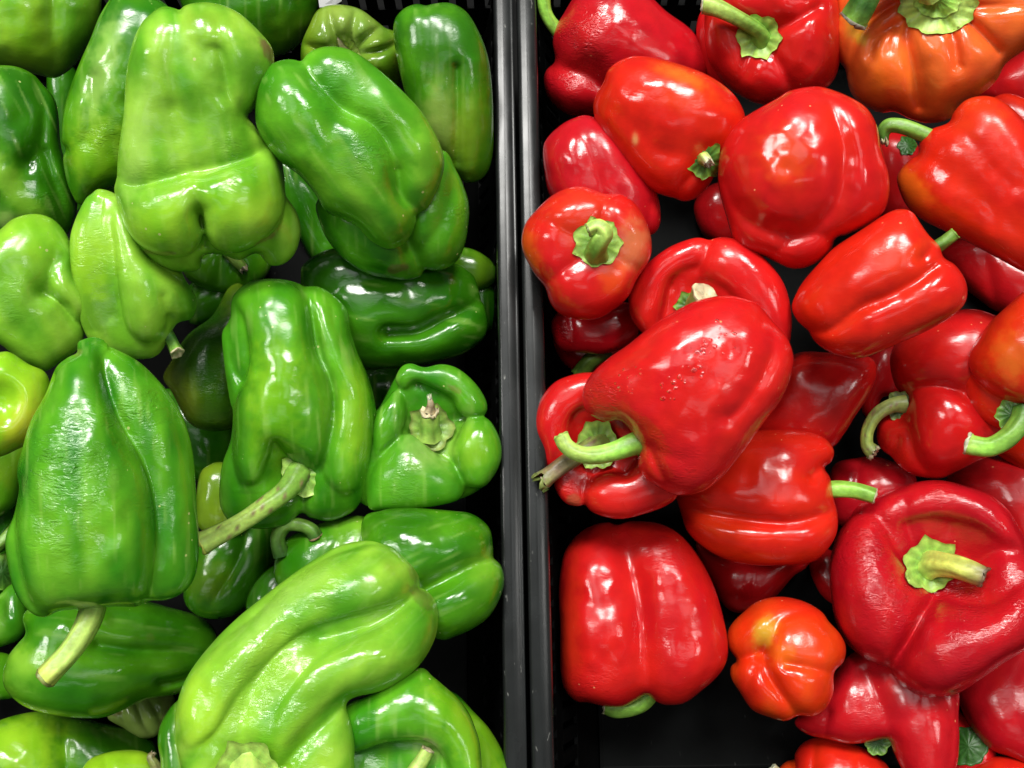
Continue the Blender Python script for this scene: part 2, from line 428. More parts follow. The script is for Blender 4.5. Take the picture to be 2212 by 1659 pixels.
gc = at_z(1128, 830, 0)
far = (gt-gc).length; near = -(gb-gc).length
off = 0.0011
gx, gy = math.cos(gang), math.sin(gang)
crate('black plastic crate with worn rim holding the green peppers', (gc.x-off*gx, gc.y-off*gy), -1, .42, near-.06, far+.045, gang, .027)
crate('black plastic crate with worn rim holding the red peppers', (gc.x+off*gx, gc.y+off*gy), 1, .42, near-.06, far+.045, gang, .036)
# the display table the crates stand on
V = [(-1.2, -.9, -.125), (1.2, -.9, -.125), (1.2, .9, -.125), (-1.2, .9, -.125), (-1.2, -.9, -.165), (1.2, -.9, -.165), (1.2, .9, -.165), (-1.2, .9, -.165)]
o = link_mesh('display_shelf', V, [(0, 1, 2, 3), (7, 6, 5, 4), (0, 4, 5, 1), (1, 5, 6, 2), (2, 6, 7, 3), (3, 7, 4, 0)], WALL_M, smooth=False)
o['kind'] = 'structure'

# ------------------------------------------------------------------ peppers
def lin(c):
    return np.array([((v/255+.055)/1.055)**2.4 if v > 10 else v/255/12.92 for v in c])
PAL = dict(
    red=((.51, .007, .009), (.56, .012, .008)), crimson=((.41, .005, .012), (.48, .007, .011)), deep=((.42, .006, .009), (.48, .007, .008)),
    orange=((.62, .024, .004), (.66, .060, .006)), scarlet=((.56, .010, .006), (.61, .019, .005)), rust=((.72, .070, .014), (.78, .15, .024)),
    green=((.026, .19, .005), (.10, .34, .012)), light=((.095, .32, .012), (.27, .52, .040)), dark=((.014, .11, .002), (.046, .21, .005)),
    mid=((.022, .16, .003), (.085, .29, .007)), pale=((.20, .34, .050), (.32, .44, .10)), olive=((.06, .17, .005), (.17, .27, .012)), lime=((.19, .46, .008), (.34, .58, .022)))
STC = dict(green=(.20, .40, .05), lime=(.46, .66, .13), dark=(.028, .11, .012), brown=(.22, .15, .08), olive=(.26, .31, .08), tan=(.58, .50, .30), pale=(.75, .76, .52), grey=(.42, .40, .30), bright=(.32, .68, .08), yellow=(.60, .66, .12), tip=(.34,.22,.12))
for _k, _v in dict(yellow=(.55,.42,.03), scar=(.16,.09,.045), brown=(.2,.13,.05), cream=(.62,.45,.16), lemon=(.62,.60,.08), plum=(.10,.03,.03), palegreen=(.36,.58,.12), darkgreen=(.02,.11,.003), orangey=(.82,.17,.01), reddish=(.5,.012,.01)).items():
    PAL[_k] = (_v, _v)
SIDES = {'G': [], 'R': []}
def pepper(side, name, col, label, o, **kw):
    kw.update(name=name, col=col, label=label, o=o); SIDES[side].append(kw)

def tube(path, prof_n=16, ribs=6, rib_amt=.10, flare=0, seed=0):
    """path rows: x y z width; returns ring vertices"""
    P = catmull(np.array(path, float), 6, closed=False)
    n = len(P); T = np.gradient(P[:, :3], axis=0); T /= np.linalg.norm(T, axis=1)[:, None]+1e-9
    up = np.array([0, 0, 1.0]) if abs(T[0][2]) < .9 else np.array([1.0, 0, 0])
    N = []; nrm = np.cross(T[0], up); nrm /= np.linalg.norm(nrm)
    for i in range(n):
        nrm = nrm-T[i]*nrm.dot(T[i]); nrm /= np.linalg.norm(nrm)+1e-9; N.append(nrm.copy())
    V = []; rr = random.Random(seed); ph = rr.random()*6
    for i in range(n):
        b = np.cross(T[i], N[i]); t = i/(n-1)
        for k in range(prof_n):
            a = 2*math.pi*k/prof_n
            rad = P[i, 3]/2*(1+rib_amt*math.cos(ribs*a+ph+t*.7)+.04*math.sin(3*a+9*t+ph))
            V.append(P[i, :3]+rad*(math.cos(a)*N[i]+math.sin(a)*b))
    F = [(i*prof_n+k, i*prof_n+(k+1) % prof_n, (i+1)*prof_n+(k+1) % prof_n, (i+1)*prof_n+k) for i in range(n-1) for k in range(prof_n)]
    return np.array(V), F, P, T, n

def build(kw, B, seed, Zc):
    """turn a worked out body into objects standing at their real place"""
    cx, cy = B.c; cw = at_z(cx, cy, Zc)
    d = (CAM-cw); D = d.length; zax = d.normalized()
    xr = Vector((1, 0, 0)); xax = (xr-zax*xr.dot(zax)).normalized(); yax = zax.cross(xax)
    def pr(px, py):
        v = ray(px, py).normalized()*D; return v.dot(xax), v.dot(yax)
    e = 4; x1 = pr(cx+e, cy); x0 = pr(cx-e, cy); y1 = pr(cx, cy+e); y0 = pr(cx, cy-e)
    J = np.array([[(x1[0]-x0[0])/(2*e), (y1[0]-y0[0])/(2*e)], [(x1[1]-x0[1])/(2*e), (y1[1]-y0[1])/(2*e)]])
    sz = math.sqrt(abs(np.linalg.det(J)))
    def loc(V):
        V = np.asarray(V, float); q = V[:, :2]-[cx, cy]; xy = q @ J.T
        return np.column_stack([xy, V[:, 2]*sz])
    root = bpy.data.objects.new(kw['name'], None); C.objects.link(root)
    M = Matrix((xax, yax, zax)).transposed().to_4x4(); M.translation = cw; root.matrix_world = M
    root.empty_display_size = .02
    top(root, kw['label'], 'pepper', kw.get('group', 'red peppers heaped in the right crate' if kw['side'] == 'R' else 'green peppers heaped in the left crate'))
    V, Q = B.mesh()
    # pigment, with some lit and shaded areas painted in as tints
    a, b = [np.array(c) for c in PAL[kw['col']]]
    x, y, z = V.T
    an = kw.get('ax', 90); ca, sa = math.cos(math.radians(an)), math.sin(math.radians(an))
    l = x*ca+y*sa; w = -x*sa+y*ca
    m = .5+.55*vnoise(w/26+seed*2, l/95, seed*1.3+z/60)+.35*vnoise(w/70, l/80+seed, seed*4+z/70)
    m = np.clip(m, 0, 1)[:, None]; col = a*(1-m)+b*m
    col = col*(1+.09*vnoise(x/24+seed, y/24, seed*2+z/24)+.05*vnoise(x/8+seed, y/8, seed*3+z/8))[:, None]
    if kw['side'] == 'R':
        st = np.clip(vnoise(x/30+seed*5, y/30, z/40+seed)-.45, 0, 1)[:, None]; col = col*(1-.25*st)+np.array([.66, .025, .008])*.25*st
    if kw['side'] == 'G':
        st = np.clip(vnoise(w/9+seed, l/75, seed+z/25)-.35, 0, 1)[:, None]; col = col*(1-.5*st)+np.array(PAL['palegreen'][0])*.5*st
    for cr in kw.get('cr', []):
        if len(cr) > 3:
            cp = np.array(cr[0], float); dd = seg_dist(x, y, cp[:-1], cp[1:])
            f = (np.exp(-(dd/6)**2)*(z > 0)*.6)[:, None]; col = col*(1-f)+np.array(PAL[cr[3]][0])*f
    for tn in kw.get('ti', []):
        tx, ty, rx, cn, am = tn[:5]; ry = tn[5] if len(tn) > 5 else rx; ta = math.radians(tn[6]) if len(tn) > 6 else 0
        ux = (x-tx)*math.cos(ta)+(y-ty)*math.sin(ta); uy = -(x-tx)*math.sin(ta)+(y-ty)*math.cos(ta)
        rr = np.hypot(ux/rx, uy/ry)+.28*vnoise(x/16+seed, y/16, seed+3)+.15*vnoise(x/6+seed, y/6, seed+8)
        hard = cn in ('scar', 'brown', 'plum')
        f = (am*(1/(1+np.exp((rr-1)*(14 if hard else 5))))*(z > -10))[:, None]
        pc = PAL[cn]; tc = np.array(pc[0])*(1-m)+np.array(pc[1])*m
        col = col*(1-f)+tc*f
    wr = np.full(len(V), kw.get('wrb', .05))
    for wt in kw.get('wr', []):
        wx, wy, rad, am = wt[:4]; wr = np.maximum(wr, am*np.exp(-((x-wx)**2+(y-wy)**2)/rad**2)*(.6+.6*vnoise(x/14, y/14, seed)))
    wr = np.clip(wr, 0, 1)
    skin = RED_SKIN if kw['side'] == 'R' else GREEN_SKIN
    # image y runs down, local y up: the map mirrors, so turn the faces round
    link_mesh('body', loc(V), Q[:, ::-1].copy(), skin, root, col, wr)
    rr = random.Random(seed*17+3)
    for cal in kw.get('calyx', []):
        x0, y0, R = cal[:3]; o_ = cal[3] if len(cal) > 3 else {}
        lift = o_.get('lift', 3); sq = o_.get('sq', 1.0); rot = math.radians(o_.get('rot', 0)); pn = o_.get('n', 6)
        cn = STC[o_.get('col', 'green')]; ce = STC[o_.get('edge', 'lime')]; cup = o_.get('cup', 0)
        tx, ty = o_.get('tx', 0), o_.get('ty', 0)
        zc0 = o_['z'] if 'z' in o_ else B.topz(x0, y0)
        nA, nR = 48, 7; VV, CC = [], []
        offs = [rr.uniform(-.12, .12) for _ in range(pn)]
        for side_ in (1, -1):
            for i in range(nR+1):
                t = i/nR
                for k in range(nA):
                    a_ = 2*math.pi*k/nA; ph = a_*pn/(2*math.pi); j = int(ph) % pn; fr = ph-int(ph)
                    pt = abs(2*fr-1)**1.3
                    r_ = R*t*(1-o_.get('pt', .16)*(1-pt)*t+offs[j]*pt*t*o_.get('pt', .16)/.22 + .035*math.sin(a_*11+seed)*t)
                    dx, dy = r_*math.cos(a_+rot), r_*math.sin(a_+rot)*sq
                    X_, Y_ = x0+dx, y0+dy
                    if 'z' in o_: zz = zc0+dx*tx+dy*ty
                    else: zz = .5*(B.topz(X_, Y_)+zc0+dx*tx+dy*ty) if o_.get('half') else B.topz(X_, Y_)+dx*tx+dy*ty
                    rib = math.cos(a_*pn*2+.5)*1.6*t*(1-t*.3)
                    zz += lift+rib+cup*t*t*R*.3+(1-t)**2*R*.10+.9*math.sin(a_*7+seed+t*9)*t
                    if side_ < 0: zz -= 3.2*(1.05-t**3)
                    VV.append((X_, Y_, zz)); q = np.array(cn)*(1-t**3)+np.array(ce)*t**3
                    q = q*(.8+.35*max(0, math.cos(a_*pn*2+.5)))
                    CC.append(q)
        FF = []
        for s_ in (0, 1):
            o0 = s_*(nR+1)*nA
            for i in range(nR):
                for k in range(nA):
                    f = (o0+i*nA+k, o0+i*nA+(k+1) % nA, o0+(i+1)*nA+(k+1) % nA, o0+(i+1)*nA+k)
                    FF.append(f if s_ else f[::-1])
        o0 = (nR+1)*nA
        for k in range(nA):
            FF.append((nR*nA+k, nR*nA+(k+1) % nA, o0+nR*nA+(k+1) % nA, o0+nR*nA+k))
        link_mesh('calyx', loc(VV), [f for f in FF], STEM, root, np.array(CC))
    for stm in kw.get('stem', []):
        pth = [list(p) for p in stm['p']]
        if not stm.get('abs'):
            z0 = B.topz(pth[0][0], pth[0][1])
            for p in pth: p[2] += z0
        V_, F_, P, T, n = tube(pth, seed=seed, ribs=stm.get('ribs', 5), rib_amt=stm.get('rib', .08))
        cs = [np.array(STC[c]) for c in stm.get('c', ['green', 'lime', 'lime'])]
        CC = []
        for i in range(n):
            t = i/(n-1)*(len(cs)-1); j = min(int(t), len(cs)-2); c_ = cs[j]*(1-(t-j))+cs[j+1]*(t-j)
            for k in range(16):
                q = c_*(.86+.22*math.cos(5*2*math.pi*k/16))
                if rr.random() < stm.get('scuff', .0): q = np.array(STC['brown'])
                CC.append(q)
        so = link_mesh('stem', loc(V_), F_, STEM, root, np.array(CC))
        # the cut or torn end
        ec = np.array(STC[stm.get('end', 'tan')]); base = V_[-16:]; c0 = P[-1, :3]; tt = T[-1]
        EV, EC = [], []
        rag = stm.get('rag', .08)*P[-1, 3]
        rings = [(1.0, 0), (1.06, .05), (.98, .12), (.75, .10), (.45, .03), (.15, 0.0)]
        for i, (f, h) in enumerate(rings):
            for k in range(16):
                jit = rr.uniform(-1, 1)*rag*(1 if i in (1, 2, 3) else .3)
                EV.append(c0+(base[k]-c0)*f+tt*(h*P[-1, 3]+jit)); EC.append(ec*(rr.uniform(.65, 1.15))*(1 if i > 1 else .8))
        EF = [(i*16+k, i*16+(k+1) % 16, (i+1)*16+(k+1) % 16, (i+1)*16+k) for i in range(len(rings)-1) for k in range(16)]
        EF.append(tuple(range((len(rings)-1)*16, len(rings)*16)))
        link_mesh('stem_end', loc(EV), EF, STEM, so, np.array(EC))
    return root, loc, B

def place_all():
    import time
    t0 = time.time(); seed = 1; built = {}
    for side, lst in SIDES.items():
        bodies = []
        for kw in lst:
            kw['side'] = side; seed += 1
            B = Body(kw, seed*.731 % 13+seed); bodies.append((kw, B, seed))
        xs = np.arange(-180, 2400, 9.0); ys = np.arange(-180, 1850, 9.0); GX, GY = np.meshgrid(xs, ys, indexing='ij')
        done = []
        for kw, B, sd in bodies:
            fx = (GX-B.xs[0])/B.st; fy = (GY-B.ys[0])/B.st
            ok = (fx >= 0) & (fy >= 0) & (fx < len(B.xs)-1) & (fy < len(B.ys)-1)
            I = np.argwhere(ok); ix = fx[ok].round().astype(int).clip(0, len(B.xs)-1); iy = fy[ok].round().astype(int).clip(0, len(B.ys)-1)
            tp = B.top[ix, iy]; bt = B.bot[ix, iy]; md = B.mid[ix, iy]; good = tp > -500
            I, tp, bt, md = I[good], tp[good], bt[good], md[good]
            s = 0.45/FPX
            Z = FLOOR_Z+.004+(-bt.min())*s*1.05
            top_map = np.full(GX.shape, -9.0)
            for (Zj, Ij, tj, sj) in done:
                tm = np.full(GX.shape, -9.0); tm[Ij[:, 0], Ij[:, 1]] = Zj+tj*sj
                o_ = tm[I[:, 0], I[:, 1]]; h = o_ > -5
                if h.sum() < 2: continue
                lowb = md[h]*s+.12*(bt[h]-md[h])*s
                need = (o_[h]-lowb)
                Z = max(Z, np.percentile(need, 92))
            if 'zmin' in kw: Z = max(Z, kw['zmin'])
            if 'zadd' in kw: Z += kw['zadd']
            if 'zmax' in kw: Z = min(Z, kw['zmax'])
            if 'z' in kw: Z = kw['z']
            s = (CAM.z-Z)/FPX*1.03
            done.append((Z, I, tp, s)); kw['Z'] = Z
            print('PEP %s %-28s Z=%.3f c=(%d,%d)' % (side, kw['label'][:28], Z, B.c[0], B.c[1]))
            built[kw.get('id', kw['label'])] = build(kw, B, sd, Z)
    print('built in', time.time()-t0)
    return built

def T(k, *p):
    """outline read off an enlarged quarter of the survey sheet"""
    b = {'A': (0, 0), 'B': (528, 0), 'C': (0, 528), 'D': (528, 528), 'E': (0, 1072), 'F': (528, 1072),
         'G': (1085.5, 0), 'H': (1625.3, 0), 'I': (1085.5, 528), 'J': (1625.3, 528), 'K': (1085.5, 1072), 'L': (1625.3, 1072)}[k]
    return [(b[0]+.35367*x, b[1]+.35367*y) for x, y in p]
def G(*a, **k): pepper('G', 'green_pepper', *a, **k)
def R(*a, **k): pepper('R', 'red_pepper', *a, **k)
# ============================================================ green crate, lowest first
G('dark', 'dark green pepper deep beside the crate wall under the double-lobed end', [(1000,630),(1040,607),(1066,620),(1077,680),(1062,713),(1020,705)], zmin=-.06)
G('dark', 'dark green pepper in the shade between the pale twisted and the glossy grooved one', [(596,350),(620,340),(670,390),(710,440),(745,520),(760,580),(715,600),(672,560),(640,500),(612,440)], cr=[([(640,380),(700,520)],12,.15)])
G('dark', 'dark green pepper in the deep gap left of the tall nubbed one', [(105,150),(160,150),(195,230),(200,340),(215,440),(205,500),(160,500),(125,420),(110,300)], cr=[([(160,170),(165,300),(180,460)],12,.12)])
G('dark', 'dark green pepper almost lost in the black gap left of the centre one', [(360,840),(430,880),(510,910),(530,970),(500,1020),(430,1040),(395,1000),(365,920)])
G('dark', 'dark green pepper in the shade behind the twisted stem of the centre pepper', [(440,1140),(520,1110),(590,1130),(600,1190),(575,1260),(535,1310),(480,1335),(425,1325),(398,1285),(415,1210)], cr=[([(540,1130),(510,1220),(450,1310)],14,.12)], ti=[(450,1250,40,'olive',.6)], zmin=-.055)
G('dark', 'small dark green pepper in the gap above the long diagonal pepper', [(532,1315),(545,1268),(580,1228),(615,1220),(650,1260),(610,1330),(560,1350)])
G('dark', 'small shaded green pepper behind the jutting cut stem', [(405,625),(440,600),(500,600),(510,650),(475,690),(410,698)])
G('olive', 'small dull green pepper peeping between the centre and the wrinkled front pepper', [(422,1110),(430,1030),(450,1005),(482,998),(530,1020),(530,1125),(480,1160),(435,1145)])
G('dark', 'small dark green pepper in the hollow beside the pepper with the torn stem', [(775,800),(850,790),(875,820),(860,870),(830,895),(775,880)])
G('dark', 'shaded green pepper low at the left edge above the small rounded one', [(-60,1060),(20,1070),(42,1120),(36,1200),(42,1262),(0,1285),(-60,1290)],
  calyx=[(5,1235,45,dict(col='dark',edge='green'))], stem=[dict(p=[(-30,1195,50,26),(5,1170,55,26),(30,1140,50,24)],abs=1,c=['green','green'])])
G('green', 'small rounded green pepper at the left edge behind the stem of the front pepper', [(-70,1290),(-10,1288),(22,1262),(45,1262),(62,1300),(63,1345),(50,1375),(20,1392),(-60,1400)], cr=[([(20,1262),(18,1330)],10,.15)])
G('mid', 'dark green pepper cut by the left edge level with the lower wide pepper', [(-70,1405),(0,1408),(32,1422),(42,1470),(30,1505),(0,1512),(-70,1512)])
G('mid', 'green pepper cut by the left edge under the yellowish dented one', [(-70,930),(0,960),(45,930),(75,960),(50,1060),(20,1105),(-70,1130)], ti=[(20,1000,50,'olive',.6)])
G('dark', 'dark green pepper at the top of the crate behind the pale twisted one', [(380,-60),(392,0),(415,60),(470,110),(530,128),(600,126),(650,100),(682,50),(690,0),(690,-70),(530,-100)], ti=[(640,80,60,'olive',.4)], bl=.2, zmin=-.01, cr=[([(590,-80),(600,100)],20,.08)])  # dark body colour carries the shade of the shelf above
G('light', 'yellow-green two-lobed pepper filling the top left corner', [(-70,-80),(20,-95),(120,-90),(200,-60),(224,-10),(215,60),(195,105),(165,145),(125,172),(85,166),(30,150),(-20,146),(-90,120)],
  cr=[([(112,-60),(112,60),(120,130),(112,180)],26,.22)], ti=[(172,60,70,'mid',.8,130),(60,90,50,'lime',.6,80)], bl=.4, zmin=.015)
G('dark', 'dark green long pepper at the left edge under the corner one', [(-70,155),(0,148),(40,150),(72,164),(92,184),(117,212),(127,250),(134,320),(160,390),(172,445),(158,500),(130,525),(60,525),(-70,545)],
  cr=[([(80,178),(95,240),(85,320),(62,352)],18,.24),([(95,330),(125,420),(150,500)],12,.22)], ti=[(40,420,22,'light',.6,140,-35),(15,470,20,'palegreen',.6)], bl=.3, zmin=-.03, ax=65, wr=[(110,430,40,.5)])  # light diagonal stripe paints the lit lobe into the skin
G('mid', 'tall green pepper with a small nub, left of the pale twisted one', [(262,-12),(330,-2),(372,24),(398,45),(410,150),(370,300),(300,420),(265,418),(240,410),(215,425),(186,438),(168,430),(153,398),(141,347),(148,322),(136,300),(139,247),(152,198),(177,134),(198,88),(222,32)],
  lobes=[dict(o=[(232,150),(275,130),(300,200),(285,290),(262,360),(240,383),(210,380),(190,350),(187,300),(200,220)],z=8,th=.8),dict(o=[(150,330),(172,318),(190,350),(195,390),(240,395),(255,412),(215,425),(184,437),(165,425),(148,385)],z=4)],
  cr=[([(205,170),(200,240),(190,300)],18,.14)], ti=[(215,330,55,'lime',.6,70),(225,150,26,'palegreen',.55,90,15),(150,345,14,'olive',.7)], ax=80, wr=[(225,290,60,.5)], k=7)
G('olive', 'dull ribbed green pepper with a thin curled stem near the top', [(668,60),(690,22),(730,12),(775,20),(808,42),(832,60),(856,70),(872,98),(875,140),(866,185),(840,210),(690,200),(655,150),(652,100)],
  cr=[([(748,118),(720,60),(712,10)],9,.3),([(748,118),(762,60),(770,10)],10,.3),([(748,118),(800,75),(830,52)],10,.34),([(748,118),(820,110),(860,90)],9,.26),([(748,118),(700,110),(655,95)],10,.3),([(748,118),(800,150),(860,190)],12,.2)], pit=[(748,118,38,.4)], zmin=-.04,
  ti=[(760,60,60,'pale',.5)], calyx=[(748,120,34,dict(col='lime',edge='olive',lift=1,n=6))], stem=[dict(p=[(748,122,0,30),(738,100,24,16),(725,78,34,9),(700,66,38,7),(676,76,34,6)],c=['olive','tan','brown'],end='brown')])
G('mid', 'tall dark green pepper against the crate wall at the top', [(853,60),(870,30),(900,16),(922,19),(934,16),(970,13),(1005,30),(1032,70),(1052,120),(1062,180),(1067,250),(1068,320),(1060,370),(1040,395),(1010,402),(985,385),(950,345),(900,280),(875,200),(858,120)],
  cr=[([(985,150),(987,250),(984,350)],11,.18),([(925,16),(935,90),(930,180)],22,.1)], ti=[(960,90,100,'darkgreen',.75,75),(1000,300,75,'olive',.75,110),(950,250,28,'pale',.6,70)], bl=.45, zmin=-.035, wr=[(1045,180,30,.4)])  # dark green tint on the upper part is the shelf's shadow, painted
G('dark', 'stubby dark green lobe end by the crate wall under the slumped pair', [(940,600),(960,560),(990,536),(1023,539),(1058,560),(1073,585),(1069,609),(1044,628),(1000,640),(960,640)], col2=1, ti=[(1020,580,50,'olive',.5)], zmin=-.05)
G('dark', 'wide glossy dark green pepper lying across with two blunt ends by the wall', [(655,600),(664,570),(720,540),(800,545),(900,560),(960,570),(990,581),(1015,600),(1024,622),(1034,648),(1048,662),(1058,694),(1054,722),(1041,741),(1005,766),(963,779),(899,793),(829,799),(786,800),(735,780),(690,720),(660,660)],
  cr=[([(1040,642),(1012,662),(955,690),(900,716),(840,720)],15,.34),([(700,640),(800,610),(880,625)],30,.1)], lobes=[dict(o=[(940,590),(985,578),(1016,600),(1026,625),(1018,648),(985,665),(940,690),(890,680),(880,630)],z=16,th=.85)], bl=.2, zadd=.014, ax=10, ti=[(960,640,50,'mid',.5)], gy=-.08)
G('green', 'green pepper slumped under the big glossy one, with a brown scar on its tip', [(690,430),(696,490),(720,535),(752,567),(792,592),(840,603),(880,607),(906,598),(918,578),(955,580),(985,562),(1002,530),(1009,480),(1010,440),(1000,400),(985,368),(955,325),(880,350),(780,390)],
  cr=[([(905,600),(900,560),(880,520),(870,460)],20,.42),([(975,400),(950,480),(905,540)],22,.12)], ti=[(858,578,22,'scar',.95,10,-12),(950,470,60,'mid',.6,100),(840,560,60,'dark',.5,35,30)], lobes=[dict(o=[(905,460),(960,420),(1000,440),(1005,500),(985,555),(950,576),(918,570),(900,530)],z=10,th=.9)], wr=[(970,440,70,.4)])
G('mid', 'green pepper with a fibrous stub hidden beneath the pale twisted one', [(392,560),(398,590),(415,610),(450,628),(500,634),(545,622),(575,600),(590,560),(560,520),(400,530)],
  cr=[([(480,560),(470,630)],12,.2),([(520,570),(530,620)],10,.18)], stem=[dict(p=[(495,540,50,34),(508,560,54,28),(524,578,50,22)],abs=1,c=['lime','green'],end='tan',rag=.5)])
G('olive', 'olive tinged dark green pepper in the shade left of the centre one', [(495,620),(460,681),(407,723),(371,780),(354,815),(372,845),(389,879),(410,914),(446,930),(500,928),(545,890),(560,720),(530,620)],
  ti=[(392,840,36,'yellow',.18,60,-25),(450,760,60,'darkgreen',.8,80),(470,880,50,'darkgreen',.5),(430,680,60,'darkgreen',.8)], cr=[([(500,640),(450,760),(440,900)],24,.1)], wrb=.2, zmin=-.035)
G('light', 'pale green bumpy pepper with its short cut stem jutting out, middle left', [(219,413),(200,424),(186,438),(166,480),(155,525),(158,600),(172,680),(195,735),(235,765),(292,778),(345,768),(385,700),(417,684),(424,652),(405,610),(380,560),(330,500),(262,430)],
  lobes=[dict(o=[(246,470),(252,540),(258,620),(270,690),(292,725),(318,738),(345,728),(358,702),(364,680),(389,694),(415,686),(425,655),(410,620),(371,592),(320,560),(290,500),(262,450)],on=.97,z=6,th=.6,cr=[([(364,684),(352,640)],12,.25)])],
  cr=[([(215,450),(215,560),(235,680)],30,.12)], ti=[(210,640,40,'darkgreen',.7,75),(200,560,40,'lime',.6,80),(400,640,30,'dark',.7)], k=3, ax=75, th=.55, wr=[(200,560,80,.35)],
  bu=[(185,440,14,.12),(214,425,12,.2)], stem=[dict(p=[(345,690,-5,34),(362,722,5,28),(377,750,30,28),(383,763,44,31)],abs=1,c=['green','dark','green'],end='tan')])
G('light', 'folded bright green pepper with a small curled nub at the left edge', [(-70,560),(-40,525),(0,500),(30,475),(75,463),(115,473),(145,505),(157,545),(165,600),(190,625),(208,655),(200,682),(185,696),(187,724),(170,760),(127,790),(99,804),(70,796),(35,772),(0,742),(-70,700)],
  lobes=[dict(o=[(120,565),(130,543),(148,540),(154,560),(150,580),(180,612),(209,655),(198,682),(172,690),(150,660),(120,640),(108,600)],on=.97,z=6,th=.5)],
  cr=[([(130,560),(112,595),(98,628)],18,.3),([(90,633),(125,650),(160,690),(184,698)],13,.38)], ti=[(40,640,60,'green',.5,90,-30),(60,510,60,'lime',.5)], wr=[(40,650,60,.35)], k=3, ax=60, th=.7)
G('lime', 'yellowish green dented pepper at the left edge, above the wrinkled front one', [(-75,780),(0,761),(25,762),(62,785),(100,803),(112,840),(108,890),(75,950),(35,972),(0,986),(-75,1000)], pit=[(-2,868,44,.45)], ti=[(60,930,50,'yellow',.5)])
G('green', 'knobbly bright green pepper with a torn pale stem, beside the crate wall', [(770,1060),(775,960),(800,900),(820,880),(832,858),(850,822),(866,798),(889,789),(917,796),(950,790),(984,797),(1013,816),(1037,844),(1050,875),(1045,893),(1024,904),(1046,903),(1064,918),(1079,955),(1080,988),(1066,1023),(1034,1059),(988,1080),(935,1087),(899,1098),(846,1099),(795,1092)],
  th=.6, k=3, zadd=.008, lobes=[dict(o=[(856,825),(868,797),(889,789),(917,797),(952,790),(984,797),(1013,818),(1037,846),(1050,875),(1044,896),(1012,903),(988,890),(975,862),(940,843),(900,828),(876,842)],z=52,th=.95),
    dict(o=[(1008,906),(1030,902),(1046,903),(1062,917),(1078,952),(1080,988),(1066,1023),(1040,1050),(1005,1045),(985,1010),(975,975),(990,935)],z=48,th=.95),
    dict(o=[(846,965),(870,942),(888,938),(912,955),(950,985),(985,1008),(1000,1045),(985,1078),(899,1095),(846,1096),(800,1090),(806,1020)],z=44,th=.75),
    dict(o=[(838,866),(855,850),(872,866),(878,900),(866,940),(840,965),(815,985),(808,930),(820,890)],z=46,th=.95)], pit=[(930,920,75,.6)], cr=[([(1028,902),(990,905),(960,915)],15,.42),([(978,1075),(990,1010),(950,980),(910,950)],14,.3),([(822,905),(860,930),(900,940)],14,.22),([(905,815),(925,860)],16,.2),([(820,1000),(850,960),(880,940)],20,.2)],
  bu=[(880,830,38,.1),(1000,850,40,.12),(1040,960,38,.1),(870,1040,60,.14)], ti=[(980,845,15,'brown',.4,5,30),(930,960,50,'palegreen',.5),(1010,965,40,'lime',.4)],
  calyx=[(930,925,52,dict(col='green',edge='olive',lift=10,n=5,half=1,cup=.5))], stem=[dict(p=[(928,945,8,52),(928,920,26,42),(927,895,44,38)],c=['lime','green','lime'],end='tan',rag=.2),dict(p=[(927,892,44,22),(930,880,50,17),(928,866,54,10)],c=['tan','brown','tan'],end='pale',rag=1.2)], wr=[(870,1040,50,.5)], zmin=-.025)
G('mid', 'green pepper in the gap with a curled stem and cut brown tip', [(598,1255),(600,1196),(625,1160),(690,1130),(758,1112),(811,1120),(860,1150),(880,1200),(800,1290),(650,1310)],
  cr=[([(720,1120),(735,1160),(700,1230)],16,.12)], ti=[(745,1135,50,'light',.5)], stem=[dict(p=[(612,1200,45,34),(604,1165,56,30),(622,1138,62,29),(655,1138,66,28),(675,1148,66,30),(682,1160,62,32)],abs=1,c=['dark','green','dark'],end='tip')], zmin=-.02)
G('mid', 'broad dark green pepper with a deep end notch touching the crate wall', [(780,1130),(825,1101),(882,1095),(935,1098),(985,1102),(1016,1106),(1044,1122),(1062,1146),(1067,1189),(1067,1204),(1083,1221),(1090,1249),(1083,1284),(1059,1327),(1023,1355),(981,1373),(949,1379),(880,1350),(800,1270)],
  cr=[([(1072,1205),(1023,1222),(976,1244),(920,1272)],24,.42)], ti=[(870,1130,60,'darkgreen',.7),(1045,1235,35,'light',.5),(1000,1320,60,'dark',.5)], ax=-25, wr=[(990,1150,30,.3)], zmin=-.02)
G('mid', 'green pepper at the bottom edge lying against the crate wall', [(945,1500),(963,1487),(990,1500),(1020,1532),(1058,1574),(1090,1631),(1108,1690),(1100,1760),(950,1760),(930,1560)], ti=[(1050,1600,40,'lime',.5,70)], zmin=-.01)
G('green', 'bright green pepper curled round a dark hollow at the bottom edge', [(735,1560),(750,1520),(800,1500),(860,1460),(910,1441),(935,1460),(962,1483),(988,1507),(1012,1540),(1026,1577),(1034,1610),(1036,1670),(1030,1760),(735,1760)],
  pit=[(875,1670,95,.75)], th=.35, k=3, zadd=.01, lobes=[dict(o=[(740,1562),(752,1522),(800,1500),(860,1460),(910,1441),(935,1460),(962,1483),(988,1507),(1012,1540),(1026,1577),(1034,1610),(1036,1670),(1030,1760),(985,1765),(974,1700),(966,1655),(948,1622),(920,1602),(880,1600),(830,1606),(770,1625),(742,1620)],z=52,th=1.0)], cr=[([(905,1450),(890,1500),(850,1560)],26,.14)], ti=[(985,1560,40,'lime',.5,90,-30),(920,1620,25,'palegreen',.6)],
  stem=[dict(p=[(880,1690,40,40),(905,1650,46,32),(922,1620,52,28)],abs=1,c=['lime','lime'],end='tan')], bu=[(990,1560,40,.12)])
